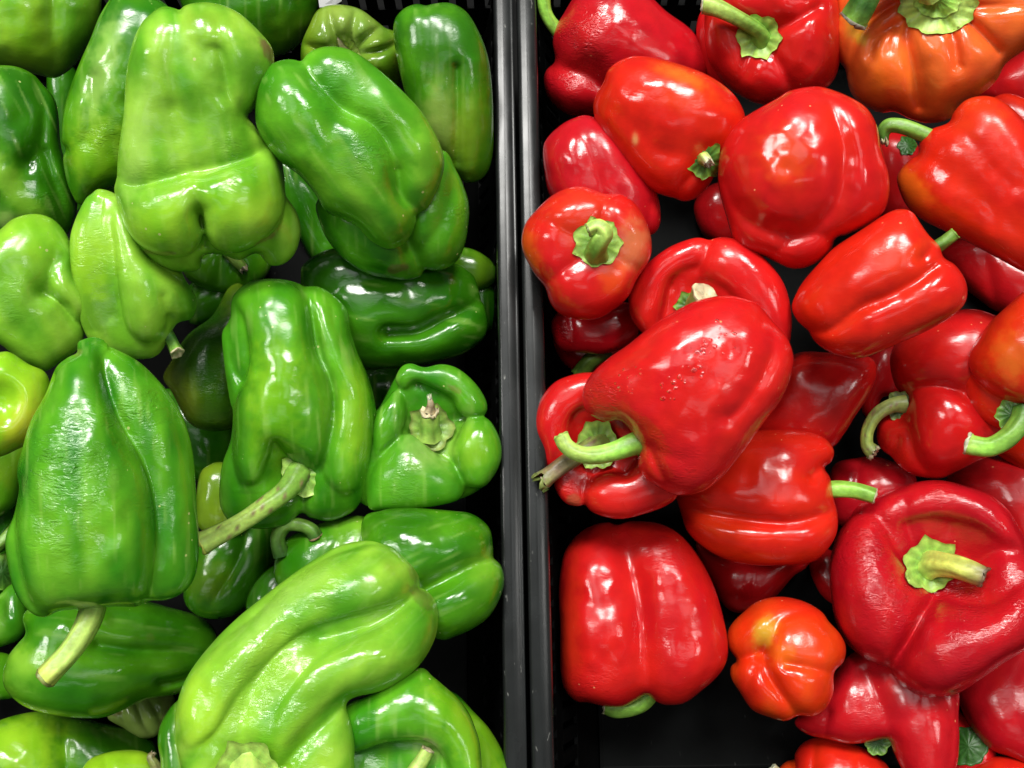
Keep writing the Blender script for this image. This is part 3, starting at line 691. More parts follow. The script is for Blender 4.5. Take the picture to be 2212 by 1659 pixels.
G('pale', 'small pale ribbed pepper under the lower left wide one', [(233,1549),(245,1520),(300,1495),(375,1500),(372,1540),(356,1572),(335,1592),(307,1595),(285,1585),(268,1573),(247,1562)],
  cr=[([(255,1510),(275,1580)],9,.28),([(290,1500),(310,1560),(330,1590)],9,.28),([(320,1505),(350,1560)],8,.2)], ti=[(250,1540,12,'brown',.6,6)])
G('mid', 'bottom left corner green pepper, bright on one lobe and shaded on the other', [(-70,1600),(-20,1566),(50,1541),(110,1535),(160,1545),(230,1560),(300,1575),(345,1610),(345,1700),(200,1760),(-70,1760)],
  cr=[([(150,1540),(140,1600),(150,1700)],26,.2)], ti=[(45,1610,95,'lime',.8,75),(250,1620,80,'darkgreen',.6)])  # lime paints the lit lobe, dark green the one in shadow
G('lime', 'sliver of a bright green pepper on the bottom edge with a shrivelled dark stem tip', [(170,1690),(185,1650),(212,1631),(265,1619),(320,1625),(352,1665),(352,1740),(180,1750)], ax=0, cr=[([(225,1632),(240,1700)],10,.15)],
  stem=[dict(p=[(345,1690,10,30),(335,1655,26,24),(325,1638,30,18),(330,1628,30,12)],c=['brown','olive','brown'],end='tan',rag=.4)])
G('green', 'green pepper on the bottom edge left of the long diagonal one', [(400,1503),(382,1512),(364,1532),(346,1567),(341,1602),(347,1640),(360,1710),(470,1760),(480,1500)], cr=[([(395,1510),(380,1600),(400,1700)],18,.12)], ti=[(400,1560,20,'lime',.5,90)])
G('mid', 'wide green pepper lying across the lower left with puckered scar lines', [(62,1322),(55,1340),(62,1370),(48,1390),(28,1419),(19,1461),(28,1489),(60,1518),(106,1535),(170,1546),(226,1546),(276,1528),(318,1510),(371,1503),(410,1494),(450,1470),(478,1420),(481,1378),(468,1346),(435,1325),(371,1308),(290,1290),(150,1285),(90,1300)],
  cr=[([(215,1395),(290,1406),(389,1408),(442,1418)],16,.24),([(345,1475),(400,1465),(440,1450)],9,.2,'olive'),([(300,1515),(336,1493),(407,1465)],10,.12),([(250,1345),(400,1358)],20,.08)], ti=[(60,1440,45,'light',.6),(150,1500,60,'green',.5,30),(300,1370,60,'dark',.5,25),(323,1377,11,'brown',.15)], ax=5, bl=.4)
# --- the large ones on top
G('green', 'large glossy mid green pepper with a deep folded groove, upper middle', [(562,270),(563,212),(574,177),(599,149),(631,141),(655,145),(669,124),(698,110),(740,110),(776,124),(811,149),(857,187),(910,240),(945,294),(963,340),(961,382),(945,424),(928,456),(900,466),(897,488),(889,513),(868,534),(839,540),(804,523),(772,492),(740,474),(705,456),(680,417),(648,378),(609,347),(581,311)],
  cr=[([(655,140),(672,170),(697,198),(740,241),(797,269),(835,311),(857,371),(867,424),(899,464)],26,.30),([(857,371),(867,424),(905,470)],16,.22),([(740,241),(720,280),(735,350)],34,.10),([(790,150),(800,220)],30,.06)],
  bu=[(650,270,60,.10,130,-35),(900,330,50,.08,90,60)], ti=[(760,420,60,'light',.5,110,-30),(930,350,40,'light',.5,90),(870,500,35,'mid',.5),(720,130,40,'mid',.6)], bl=.5, ax=55, th=.56, k=3, wob=.085, lobes=[dict(o=[(566,270),(566,214),(577,180),(600,152),(631,144),(655,150),(668,172),(692,198),(735,243),(792,272),(828,313),(850,371),(860,424),(893,466),(894,490),(886,511),(866,532),(839,537),(806,521),(774,490),(742,472),(708,454),(684,415),(652,376),(612,345),(585,309)],on=.97,z=5,th=.38,bl=.5)], wr=[(790,330,55,.55),(720,200,80,.35),(810,265,40,.4)], zadd=.014)
G('light', 'very large pale green twisted pepper with a crosswise fold and swollen lobes', [(258,402),(262,330),(275,250),(283,170),(297,110),(315,70),(334,50),(352,39),(375,37),(392,44),(405,31),(440,23),(480,27),(520,45),(560,80),(584,110),(588,150),(572,195),(548,232),(534,250),(552,272),(577,300),(597,332),(612,372),(620,420),(650,465),(662,510),(652,560),(625,588),(590,590),(560,560),(520,575),(480,560),(440,560),(430,592),(400,597),(360,588),(325,565),(295,530),(270,480)],
  lobes=[dict(o=[(258,405),(300,404),(360,388),(420,380),(434,415),(433,445),(430,475),(437,508),(424,536),(398,553),(350,550),(312,532),(282,500),(266,455)],on=.95,z=4,th=.56,bl=.3),
         dict(o=[(412,390),(470,366),(540,345),(600,322),(616,372),(620,425),(612,470),(590,505),(552,535),(510,550),(468,540),(446,508),(440,475),(432,448),(424,418)],on=.97,z=7,th=.55,bl=.3),
         dict(o=[(398,90),(402,50),(412,30),(440,23),(480,27),(520,45),(562,82),(584,112),(586,160),(566,205),(535,243),(505,240),(495,215),(488,160),(470,120),(430,120)],on=.92,z=4,th=.55),
         dict(o=[(352,39),(376,37),(393,46),(398,80),(380,130),(345,180),(318,190),(300,150),(310,90)],on=.8,z=2,th=.5)],
  cr=[([(393,44),(378,100),(372,160),(385,240)],20,.12),([(470,60),(480,140),(500,215),(545,270),(610,310)],16,.18),([(262,402),(330,398),(420,370),(520,345),(605,310)],20,.20),([(432,455),(436,490),(442,530)],12,.34)],
  pit=[(400,290,95,.20),(600,560,30,.1)], ti=[(450,60,42,'olive',.4,22),(575,115,14,'brown',.9,30,-35),(520,160,60,'green',.55,55),(350,470,60,'lime',.6,40),(520,430,70,'lime',.6,50),(340,542,34,'brown',.55,7),(575,520,24,'brown',.6,7,-25),(420,270,80,'green',.3,60),(310,300,25,'palegreen',.4,110,10)],
  k=3, wob=.085, bl=.35, ax=80, wr=[(500,345,60,.35),(350,390,60,.3)], th=.58, gy=-.05, zadd=.004)
G('green', 'large upright green pepper in the middle with a thick twisted stem at its foot', [(500,690),(508,650),(540,615),(590,607),(640,612),(657,622),(690,622),(722,640),(748,668),(756,715),(770,762),(790,800),(808,850),(815,900),(812,960),(802,1010),(796,1055),(780,1090),(757,1112),(712,1127),(670,1118),(650,1108),(618,1133),(560,1138),(510,1128),(484,1098),(478,1060),(484,1000),(505,940),(506,880),(492,800),(487,735),(495,712)],
  lobes=[dict(o=[(514,650),(560,615),(620,612),(655,640),(668,680),(680,760),(712,830),(716,900),(708,960),(690,995),(665,1006),(640,998),(618,975),(596,950),(582,985),(562,1028),(532,1034),(514,1000),(508,930),(518,860),(545,790),(535,700)],on=.97,z=8,th=.55,cr=[([(596,955),(590,900),(595,850)],26,.14),([(530,690),(552,760),(566,800)],24,.14)],bu=[(590,860,50,.12,110)]),
         dict(o=[(668,632),(700,632),(745,670),(757,715),(775,765),(800,830),(812,900),(806,960),(792,1010),(775,1050),(745,1063),(718,1050),(698,1020),(702,960),(722,880),(704,800),(690,740),(676,680)],on=.95,z=3,th=.62,cr=[([(715,650),(720,700),(740,760)],14,.16)]),
         dict(o=[(488,725),(500,712),(518,740),(528,790),(518,850),(506,870),(492,800)],on=.3,z=2,th=.7)],
  cr=[([(498,740),(505,790),(530,830)],12,.25),([(655,625),(668,680),(682,760),(716,850),(712,950),(690,1010)],14,.2),([(715,640),(722,700)],12,.12),([(650,1110),(660,1040)],12,.4),([(505,940),(520,1040)],12,.2)],
  pit=[(630,1020,48,.6)], ti=[(600,680,60,'green',.4),(600,860,50,'lime',.45,120),(770,900,35,'lime',.4,90),(560,1090,60,'green',.5),(700,1085,40,'dark',.4)], k=3, wob=.085, bl=.45, ax=85, th=.50,
  calyx=[(655,1022,52,dict(col='green',edge='lime',n=5,lift=4,z=46))], stem=[dict(p=[(648,1010,38,52),(622,1050,68,44),(580,1080,82,40),(530,1112,84,38),(478,1140,80,41),(456,1152,78,46)],abs=1,c=['green','green','lime','lime','lime'],end='yellow',scuff=.05,rib=.1)], zadd=.006)
G('green', 'very large glossy green pepper with wrinkled skin and a stem pointing down, lower left', [(180,745),(219,740),(262,754),(304,776),(339,807),(371,843),(400,889),(417,935),(424,970),(428,1005),(433,1100),(437,1170),(433,1231),(417,1270),(389,1291),(354,1300),(314,1297),(293,1306),(248,1304),(177,1305),(134,1306),(103,1318),(78,1309),(53,1284),(35,1242),(24,1178),(26,1143),(40,1108),(50,1058),(46,1023),(57,974),(73,917),(103,857),(124,804),(148,779),(170,766)],
  cr=[([(214,742),(218,790),(228,840),(253,903),(272,938),(301,988),(325,1052),(336,1143),(330,1231),(314,1297)],24,.20),([(214,760),(240,860),(272,938)],12,.16),([(42,1112),(50,1190),(64,1260),(95,1312)],12,.16),([(50,1040),(90,1100)],20,.06)],
  bu=[(150,1000,70,.06,160,5),(190,1220,110,.06,60)], ti=[(160,1200,90,'light',.28,110),(290,1230,60,'green',.4),(180,840,60,'mid',.6,100),(385,1000,45,'green',.5,150),(168,765,12,'brown',.35)], bl=.6, th=.50, k=3, wob=.085, lobes=[dict(o=[(180,750),(205,744),(216,790),(226,839),(250,905),(270,940),(299,990),(322,1054),(333,1143),(327,1231),(310,1295),(248,1302),(177,1303),(134,1303),(100,1300),(78,1270),(60,1210),(50,1150),(50,1090),(60,1040),(52,1010),(60,970),(76,917),(106,857),(127,804),(150,782),(172,768)],on=.97,z=7,th=.34,bl=.6)], ax=88, wr=[(145,1010,95,1.0),(290,900,80,.8),(140,1130,80,.6),(330,1090,60,.35)],
  stem=[dict(p=[(205,1285,-25,58),(200,1315,-10,54),(180,1355,10,50),(150,1395,22,46),(118,1425,30,46),(106,1436,30,46)],abs=1,c=['green','lime','lime','yellow'],end='olive',rib=.1)], zadd=.012)
G('light', 'long pale green folded pepper lying diagonally across the bottom', [(553,1298),(599,1259),(648,1220),(690,1190),(738,1162),(786,1150),(815,1150),(835,1158),(860,1168),(885,1190),(906,1213),(915,1240),(912,1262),(930,1270),(949,1288),(957,1320),(952,1362),(935,1401),(906,1440),(864,1472),(822,1493),(780,1502),(754,1513),(748,1530),(756,1557),(764,1595),(764,1640),(755,1690),(700,1750),(560,1770),(440,1740),(410,1650),(398,1600),(394,1560),(397,1522),(408,1479),(428,1436),(467,1383),(513,1334)],
  lobes=[dict(o=[(560,1330),(610,1275),(670,1225),(720,1195),(772,1176),(804,1166),(835,1163),(862,1172),(887,1193),(908,1216),(914,1245),(898,1275),(860,1300),(800,1320),(730,1340),(650,1370),(580,1430),(520,1500),(480,1570),(430,1600),(405,1560),(410,1490),(450,1430),(500,1380)],on=.97,z=6,th=.5),
         dict(o=[(915,1275),(932,1272),(950,1290),(956,1322),(951,1362),(934,1400),(904,1438),(862,1470),(800,1495),(740,1505),(690,1540),(640,1590),(600,1620),(590,1570),(620,1500),(680,1430),(760,1380),(840,1340),(890,1300)],on=.92,z=2,th=.6)],
  cr=[([(915,1262),(890,1290),(850,1322),(800,1350),(740,1368),(690,1380)],24,.30),([(820,1155),(740,1185),(660,1240),(600,1290),(540,1350),(480,1420)],13,.14),([(600,1400),(560,1470),(530,1560),(540,1600)],26,.22),([(750,1515),(700,1560),(655,1600),(620,1640)],18,.26),([(455,1500),(475,1580),(500,1610)],22,.15)],
  pit=[(545,1650,58,.42)], ti=[(920,1282,36,'plum',.42,22,35),(905,1225,16,'brown',.3,26),(880,1350,50,'green',.5,60,40),(720,1330,110,'green',.45,40,-30),(640,1500,70,'light',.5,110),(450,1530,40,'lime',.6,70),(640,1650,70,'lime',.4),(620,1300,110,'palegreen',.4,20,-40)],
  k=3, wob=.085, bl=.4, ax=135, wr=[(640,1300,110,.6),(570,1480,110,.55),(650,1600,60,.3)], th=.52,
  calyx=[(545,1652,68,dict(col='green',edge='lime',lift=16,n=6,cup=.6))], stem=[dict(p=[(548,1650,6,84),(552,1664,26,72),(556,1700,44,60),(560,1740,60,50)],c=['lime','lime'],end='tan')], zadd=.0)

# ============================================================ red crate, lowest first
R('deep', 'dark red pepper deep in the shade under the scarlet round one', [(1498,450),(1520,410),(1560,395),(1600,430),(1605,500),(1570,535),(1520,512)])
R('deep', 'dark red pepper in the gap right of the big scarlet round one', [(1885,320),(1920,285),(1980,310),(1995,400),(1965,470),(1920,480),(1890,425)], calyx=[(1960,316,22,dict(col='dark',edge='dark'))])
R('deep', 'dark red lower pepper left of the flat-ended wrinkled one', [(1748,1215),(1790,1185),(1825,1240),(1825,1310),(1785,1296),(1760,1262)])
R('deep', 'deep red pepper peeping out under the stem-down pepper at the crate wall', [(1196,725),(1206,770),(1228,795),(1250,805),(1292,802),(1335,775),(1330,730),(1250,710)],
  stem=[dict(p=[(1308,752,45,40),(1290,768,46,36),(1272,782,46,34),(1252,808,40,34)],abs=1,c=['dark','green','green'],end='green')], zmin=-.06)
R('deep', 'deep red pepper lying low behind the big left one, beneath the horizontal one', [(1500,1170),(1545,1195),(1640,1190),(1742,1205),(1738,1228),(1714,1244),(1690,1272),(1665,1298),(1632,1318),(1600,1325),(1572,1316),(1550,1290),(1535,1255),(1515,1225)], ti=[(1620,1240,40,'crimson',.4)], cr=[([(1640,1210),(1620,1300)],16,.1)])
R('crimson', 'dark red pepper behind the stem tip of the horizontal one', [(1795,1010),(1850,988),(1890,986),(1930,998),(1975,1025),(1970,1090),(1880,1140),(1790,1120)], zadd=.015, cr=[([(1860,985),(1850,1060)],16,.12)])
R('deep', 'crimson pepper with fine scratches behind the flat-ended wrinkled one', [(2040,1045),(2060,1015),(2110,990),(2170,985),(2260,1000),(2290,1100),(2280,1200),(2200,1220),(2110,1120)], zadd=.015, wr=[(2150,1080,60,.2)])
R('scarlet', 'red pepper at the right edge under the pale-tipped stem', [(2150,975),(2180,945),(2240,930),(2280,960),(2270,1020),(2212,1018),(2178,1000)])
R('deep', 'deep red pepper at the right edge beneath the long orange-red one', [(2025,545),(2100,505),(2200,550),(2275,600),(2260,660),(2200,680),(2150,672),(2113,648),(2080,622),(2048,592)], cr=[([(2130,560),(2150,660)],20,.15)], ti=[(2150,620,30,'crimson',.4)])
R('deep', 'dark red pepper at the right edge below the lumpy orange-red one', [(2095,200),(2150,140),(2220,100),(2290,110),(2290,270),(2200,260),(2140,235)])
R('deep', 'small dark red pepper low in the gap with the olive hooked stem', [(1880,765),(1925,740),(1950,800),(1940,850),(1905,860),(1890,905),(1862,892),(1862,830)])
R('deep', 'very dark pepper with a broad dull calyx in the lower right gap', [(2040,1560),(2070,1535),(2120,1560),(2150,1600),(2140,1680),(2060,1700)], calyx=[(2092,1612,44,dict(col='dark',edge='dark',lift=2,n=6,pt=.08))])
R('crimson', 'deep red pepper with one wrinkled end under the stem-up pepper at the rim', [(1190,712),(1196,684),(1225,665),(1300,660),(1360,655),(1380,690),(1370,735),(1312,763),(1262,763),(1209,755)], cr=[([(1232,690),(1238,730),(1232,760)],10,.16)], wr=[(1212,715,26,.8)], ax=0, zadd=.015, zmin=-.05)
R('crimson', 'large dark crimson pepper running off the lower right edge', [(2060,1489),(2072,1530),(2099,1578),(2138,1617),(2177,1631),(2260,1650),(2310,1560),(2290,1420),(2230,1360),(2150,1400),(2080,1440)], bl=.4, th=.75, cr=[([(2210,1420),(2190,1500),(2220,1610)],30,.08)], wr=[(2190,1520,40,.2)])
R('red', 'red pepper lying behind the big glossy one, its end toward the crate middle', [(1690,780),(1730,760),(1780,762),(1830,765),(1873,772),(1889,790),(1889,821),(1873,857),(1845,899),(1823,935),(1795,967),(1740,975),(1690,960),(1630,960),(1600,900),(1630,830)], bl=.5, zadd=.038, ax=120, cr=[([(1780,800),(1700,900)],40,.06)])
R('red', 'two-lobed red pepper with an olive hooked stem, right of centre', [(1925,760),(1960,715),(2020,690),(2080,672),(2130,680),(2190,720),(2200,800),(2190,880),(2185,950),(2140,980),(2095,1000),(2060,1020),(2030,1034),(1980,1031),(1944,1014),(1922,990),(1900,974),(1888,945),(1898,905),(1935,880),(1960,868),(1959,850),(1938,836),(1925,805)],
  lobes=[dict(o=[(1962,860),(1980,838),(2010,832),(2060,840),(2100,870),(2140,930),(2110,985),(2060,1012),(2010,1010),(1980,985),(1968,940),(1960,900)],on=.72,z=6,th=.6),
         dict(o=[(1924,770),(1950,730),(2020,690),(2090,675),(2150,700),(2150,780),(2090,840),(2010,838),(1965,852),(1935,832)],on=.72,z=2,th=.6)],
  cr=[([(1950,852),(1975,845),(2030,835),(2080,850)],12,.2),([(1970,940),(1990,1000),(2020,1040)],13,.2),([(1940,950),(1920,990)],12,.2)], pit=[(1935,890,32,.45)], k=3, th=.7, zadd=.018,
  calyx=[(1942,878,34,dict(col='dark',edge='olive',z=26,sq=1.1))], stem=[dict(p=[(1955,872,30,40),(1925,876,42,32),(1892,896,52,30),(1872,930,56,29),(1870,962,56,29),(1884,978,54,34)],abs=1,c=['olive','olive','lime','olive'],end='tan',rag=.2,scuff=.05)], ti=[(1925,1000,30,'scarlet',.5)])
R('orange', 'small piece of red pepper at the bottom edge with a pale cut stem', [(1668,1690),(1685,1655),(1712,1640),(1755,1650),(1765,1740),(1690,1760)], stem=[dict(p=[(1690,1690,20,26),(1676,1668,30,24),(1668,1660,34,22)],abs=1,c=['olive','tan'],end='pale')])
R('scarlet', 'shiny red pepper end on the bottom edge under the forked crimson one', [(1715,1650),(1717,1622),(1738,1599),(1777,1589),(1837,1603),(1890,1630),(1925,1670),(1930,1750),(1730,1760)], cr=[([(1760,1590),(1755,1700)],12,.12),([(1850,1610),(1860,1700)],14,.12)])
R('scarlet', 'red pepper end rising in the bottom right corner', [(2075,1690),(2090,1660),(2120,1640),(2156,1632),(2212,1643),(2270,1690),(2240,1780),(2090,1780)])
R('crimson', 'forked dark crimson pepper with a two-pronged end below the flat-ended wrinkled one', [(1712,1556),(1745,1520),(1800,1450),(1850,1400),(1940,1410),(2060,1460),(2068,1500),(2065,1549),(2065,1602),(2057,1655),(2030,1710),(1985,1710),(1950,1665),(1929,1622),(1917,1596),(1873,1604),(1830,1607),(1784,1597),(1749,1590),(1722,1576)],
  cr=[([(1921,1605),(1915,1560),(1890,1500),(1870,1450)],30,.26),([(1780,1590),(1790,1540)],10,.15),([(2020,1480),(2050,1560),(2040,1680)],14,.16)], bl=.3, zadd=.008, wr=[(1870,1540,50,.3),(1990,1620,40,.2)], calyx=[(1895,1605,30,dict(col='dark',edge='green',z=-25))])
R('crimson', 'long wrinkled crimson pepper in the upper left with a bright green stem at the rim', [(1170,177),(1177,152),(1197,131),(1193,92),(1202,57),(1220,28),(1238,0),(1265,-35),(1330,-55),(1380,-30),(1410,0),(1440,28),(1482,57),(1510,88),(1526,124),(1528,165),(1500,200),(1420,220),(1330,245),(1280,258),(1234,256),(1202,241),(1177,212)],
  cr=[([(1190,131),(1225,148),(1270,160),(1320,200)],26,.26),([(1370,-40),(1420,40),(1490,100)],26,.16)], bu=[(1290,80,60,.06),(1230,210,40,.06)], wr=[(1250,70,60,1.0),(1215,165,50,.7),(1280,120,60,.5),(1400,60,40,.2)], bl=.4, zmin=-.02, ax=20,
  stem=[dict(p=[(1225,85,0,34),(1200,62,8,30),(1183,35,14,28),(1177,5,18,28),(1182,-30,20,28)],abs=1,c=['green','bright','bright'],end='pale')])
R('deep', 'sliver of dark red pepper behind the stem-up pepper at the top', [(1504,60),(1520,20),(1570,10),(1600,60),(1600,180),(1550,192),(1528,168),(1510,110)])
R('red', 'glossy red pepper at the top with a star calyx and club-shaped stem', [(1519,71),(1521,105),(1531,141),(1563,187),(1598,213),(1640,230),(1700,228),(1770,202),(1808,155),(1812,60),(1802,0),(1760,-50),(1650,-62),(1560,-30),(1524,22)],
  pit=[(1640,78,80,.20)], cr=[([(1640,80),(1700,55),(1760,20)],16,.16),([(1645,90),(1690,150),(1720,220)],18,.15),([(1630,100),(1600,170),(1590,210)],16,.13),([(1620,60),(1570,20),(1550,-20)],16,.14)], bl=.5, zmin=-.02,
  calyx=[(1640,80,50,dict(col='green',edge='lime',n=6,rot=10,sq=1.0,lift=5))], stem=[dict(p=[(1646,84,2,50),(1640,68,22,34),(1605,46,44,32),(1565,26,58,36),(1538,16,62,40),(1530,14,62,38)],c=['green','green','lime','lime'],end='pale')], ti=[(1560,60,30,'orange',.3)])
R('crimson', 'red pepper leaning on the crate side between the rim one and the orange-red one', [(1173,325),(1181,301),(1206,276),(1238,258),(1276,253),(1340,290),(1400,380),(1420,421),(1427,460),(1425,488),(1407,509),(1340,525),(1250,505),(1190,430),(1176,371)],
  cr=[([(1250,268),(1278,340),(1300,420)],26,.16),([(1405,440),(1395,500)],16,.15)], ax=60, bl=.4, zadd=.012, zmin=-.035)
R('red', 'red pepper with its deep hollow top partly hidden, behind the big glossy one', [(1356,634),(1368,606),(1390,577),(1421,549),(1457,528),(1503,514),(1530,520),(1560,513),(1600,522),(1645,555),(1682,600),(1700,650),(1706,705),(1692,750),(1600,770),(1450,765),(1378,715),(1358,680)],
  th=.6, k=3, zadd=.022, pit=[(1495,670,80,.30)], lobes=[dict(o=[(1358,640),(1370,606),(1392,577),(1423,551),(1457,531),(1503,517),(1530,524),(1537,545),(1520,575),(1480,590),(1452,610),(1440,650),(1430,700),(1420,740),(1385,715),(1362,685)],z=40,th=1.0),dict(o=[(1535,525),(1560,517),(1600,526),(1643,558),(1680,602),(1698,650),(1703,705),(1690,750),(1640,760),(1600,700),(1570,640),(1530,612),(1508,600),(1515,560)],z=40,th=.95)], cr=[([(1535,515),(1525,560),(1505,620)],16,.22),([(1420,560),(1450,620)],14,.16),([(1600,650),(1660,640)],20,.08)], bu=[(1450,560,40,.06),(1610,570,50,.06)], col2=1,
  calyx=[(1492,662,34,dict(col='dark',edge='green',lift=6))], stem=[dict(p=[(1500,680,10,52),(1510,655,46,50),(1522,638,66,56)],c=['green','olive'],end='tan',rag=.12)])
R('red', 'red pepper by the crate rim with a hollow top and thick browning stem', [(1157,905),(1167,867),(1190,833),(1220,814),(1273,803),(1350,815),(1420,900),(1465,1000),(1462,1060),(1439,1088),(1386,1108),(1340,1118),(1300,1112),(1276,1102),(1262,1090),(1227,1087),(1202,1058),(1195,1023),(1180,1000),(1172,963),(1160,935)],
  th=.55, k=3, pit=[(1285,960,70,.5)], lobes=[dict(o=[(1160,905),(1170,867),(1192,835),(1222,817),(1273,808),(1330,820),(1350,870),(1300,885),(1255,890),(1235,915),(1230,960),(1215,985),(1190,990),(1174,962),(1162,935)],z=45,th=.95),dict(o=[(1178,985),(1205,990),(1225,1010),(1250,1035),(1262,1060),(1258,1088),(1227,1085),(1204,1057),(1196,1023)],z=35,th=.9),dict(o=[(1262,1060),(1280,1030),(1320,1015),(1350,1020),(1375,990),(1420,960),(1458,1000),(1460,1060),(1437,1086),(1386,1106),(1340,1116),(1300,1110),(1272,1095)],z=40,th=.9)], cr=[([(1168,963),(1200,962),(1240,960)],12,.2),([(1262,1098),(1270,1060),(1290,1030)],14,.35),([(1350,1020),(1380,1060),(1400,1100)],20,.12),([(1215,880),(1250,920)],14,.12),([(1176,870),(1200,940)],14,.1)], wr=[(1215,1060,40,.5),(1195,920,30,.3)],
  ti=[(1240,1078,14,'brown',.4)], calyx=[(1290,960,48,dict(col='green',edge='lime',lift=14,half=1,cup=.3,sq=1.2))],
  stem=[dict(p=[(1312,948,20,46),(1280,965,52,42),(1235,992,66,38),(1195,1022,76,36),(1176,1036,80,42)],abs=1,c=['lime','olive','brown','olive'],end='olive',rag=.35,scuff=.12)], zmin=-.012, zadd=0, gx=-.22)
R('rust', 'lumpy orange-red pepper at the top right with a pale scalloped calyx and thick cut stem', [(1777,88),(1784,64),(1801,36),(1800,15),(1815,-25),(1900,-75),(2080,-80),(2240,-50),(2290,30),(2240,90),(2212,98),(2192,117),(2165,140),(2145,172),(2113,203),(2072,228),(2050,262),(2000,272),(1960,262),(1926,246),(1894,247),(1855,230),(1832,207),(1822,175),(1818,149),(1795,124)],
  lobes=[dict(o=[(1834,60),(1870,80),(1940,75),(1985,130),(1990,175),(1960,215),(1926,238),(1894,244),(1855,228),(1834,205),(1826,170),(1826,110)],on=.72,z=4,th=.5),
         dict(o=[(1985,75),(2060,60),(2110,70),(2150,110),(2155,150),(2140,178),(2110,202),(2070,218),(2020,215),(1985,180)],on=.72,z=4,th=.5),
         dict(o=[(2090,0),(2180,-20),(2270,0),(2280,50),(2230,88),(2190,110),(2150,100),(2110,60)],on=.4,z=4,th=.8),dict(o=[(1790,60),(1805,25),(1840,0),(1880,30),(1860,90),(1830,140),(1805,124),(1784,90)],on=.4,z=2,th=.8)],
  cr=[([(2000,20),(1960,70),(1978,170),(1985,230)],16,.28),([(2040,40),(2060,90),(2068,140)],10,.22),([(2080,40),(2120,80),(2150,110)],12,.22),([(1960,40),(1900,80),(1880,120)],12,.2),([(1940,10),(1860,60),(1835,110),(1828,170)],12,.22),([(2090,20),(2170,20),(2230,20)],12,.16),([(1940,60),(1925,110)],9,.12)],
  pit=[(2025,15,70,.16)], ti=[(1850,50,30,'yellow',.6),(1915,150,45,'orangey',.5),(2125,185,18,'orangey',.6),(1862,85,12,'yellow',.7),(1930,225,80,'orange',.5,26)], k=5, ax=90, th=.8, zmin=.0,  # redder orange strip low down paints the shade there
  calyx=[(2025,12,84,dict(col='lime',edge='lime',n=13,sq=.78,lift=8,pt=.07)),(2025,4,50,dict(col='bright',edge='lime',n=9,sq=.78,lift=17,pt=.05))],
  stem=[dict(p=[(2020,-6,20,70),(1990,-50,50,60),(1935,-62,75,54),(1896,-20,88,52),(1870,22,88,56),(1856,44,84,60)],c=['lime','green','green','dark','green'],end='grey',rag=.1)])
R('scarlet', 'slice of red pepper on the right edge behind the long orange-red one', [(2120,240),(2150,208),(2190,205),(2250,240),(2300,330),(2290,420),(2200,420)], zmin=-.03)
R('scarlet', 'long orange-red pepper on the right edge with a green hooked stem', [(1930,386),(1938,366),(1961,343),(1980,330),(1984,304),(2007,279),(2048,265),(2060,243),(2085,219),(2120,211),(2156,219),(2195,250),(2240,310),(2290,400),(2310,520),(2280,600),(2215,588),(2156,559),(2085,523),(2032,499),(1986,477),(1954,449),(1937,417)],
  cr=[([(1984,320),(2030,350),(2110,420),(2200,500)],40,.12),([(2055,258),(2090,300),(2180,400)],30,.09)], bl=.5, th=.72, ax=45, ti=[(1965,410,34,'orangey',.6,60,-40),(2120,250,50,'orange',.7),(2030,470,60,'orange',.6,25,30)],
  stem=[dict(p=[(2022,300,10,36),(1985,285,20,34),(1950,272,26,33),(1918,268,28,32),(1903,280,26,30),(1901,300,22,26)],abs=1,c=['green','green','dark'],end='tan',rag=.5)], bu=[(2140,260,40,.05)])
R('scarlet', 'orange-red pepper with a short stub in a dark green calyx, upper left of centre', [(1280,233),(1287,205),(1303,180),(1315,152),(1340,133),(1375,124),(1421,130),(1475,145),(1528,166),(1574,198),(1598,230),(1607,262),(1597,300),(1575,335),(1553,365),(1528,407),(1503,431),(1478,438),(1457,431),(1439,427),(1404,414),(1368,385),(1333,340),(1305,301),(1287,269)],
  pit=[(1528,345,44,.18)], cr=[([(1284,215),(1340,250),(1400,300),(1440,330)],34,.10),([(1459,434),(1475,400),(1500,370)],14,.14),([(1600,270),(1560,320)],30,.08)], bu=[(1440,260,40,.05)], bl=.45, th=.85, ax=35,
  ti=[(1470,172,45,'yellow',.38,14,22),(1450,190,90,'orange',.6,40,20),(1375,300,6,'cream',.5,12),(1560,380,30,'orange',.4)],
  calyx=[(1520,343,42,dict(col='dark',edge='green',n=7,lift=4,sq=1.05,tx=.25,ty=.25))], stem=[dict(p=[(1518,342,2,30),(1519,338,24,24),(1526,348,34,20)],c=['green','lime','tan'],end='pale',rag=.5)])
R('red', 'very large round scarlet pepper seen from its blossom end, upper centre', [(1546,371),(1555,320),(1575,285),(1602,257),(1640,235),(1678,216),(1707,200),(1753,193),(1784,197),(1830,216),(1866,240),(1887,276),(1898,325),(1912,375),(1915,417),(1905,456),(1873,485),(1830,506),(1806,514),(1797,541),(1777,562),(1745,580),(1710,585),(1678,573),(1647,559),(1620,556),(1591,545),(1574,509),(1563,470),(1549,417)],
  cr=[([(1790,235),(1812,300),(1818,370),(1806,430),(1780,470),(1740,500),(1700,500)],24,.19),([(1565,400),(1590,450),(1640,490),(1700,505)],26,.19),([(1800,518),(1765,503),(1725,510),(1690,532),(1655,560)],16,.09)],
  bu=[(1710,380,80,.07),(1870,420,50,.04)], bl=.5, th=.85, ti=[(1700,340,50,'orangey',.22),(1800,300,60,'scarlet',.6)], ax=95, wrb=.0)
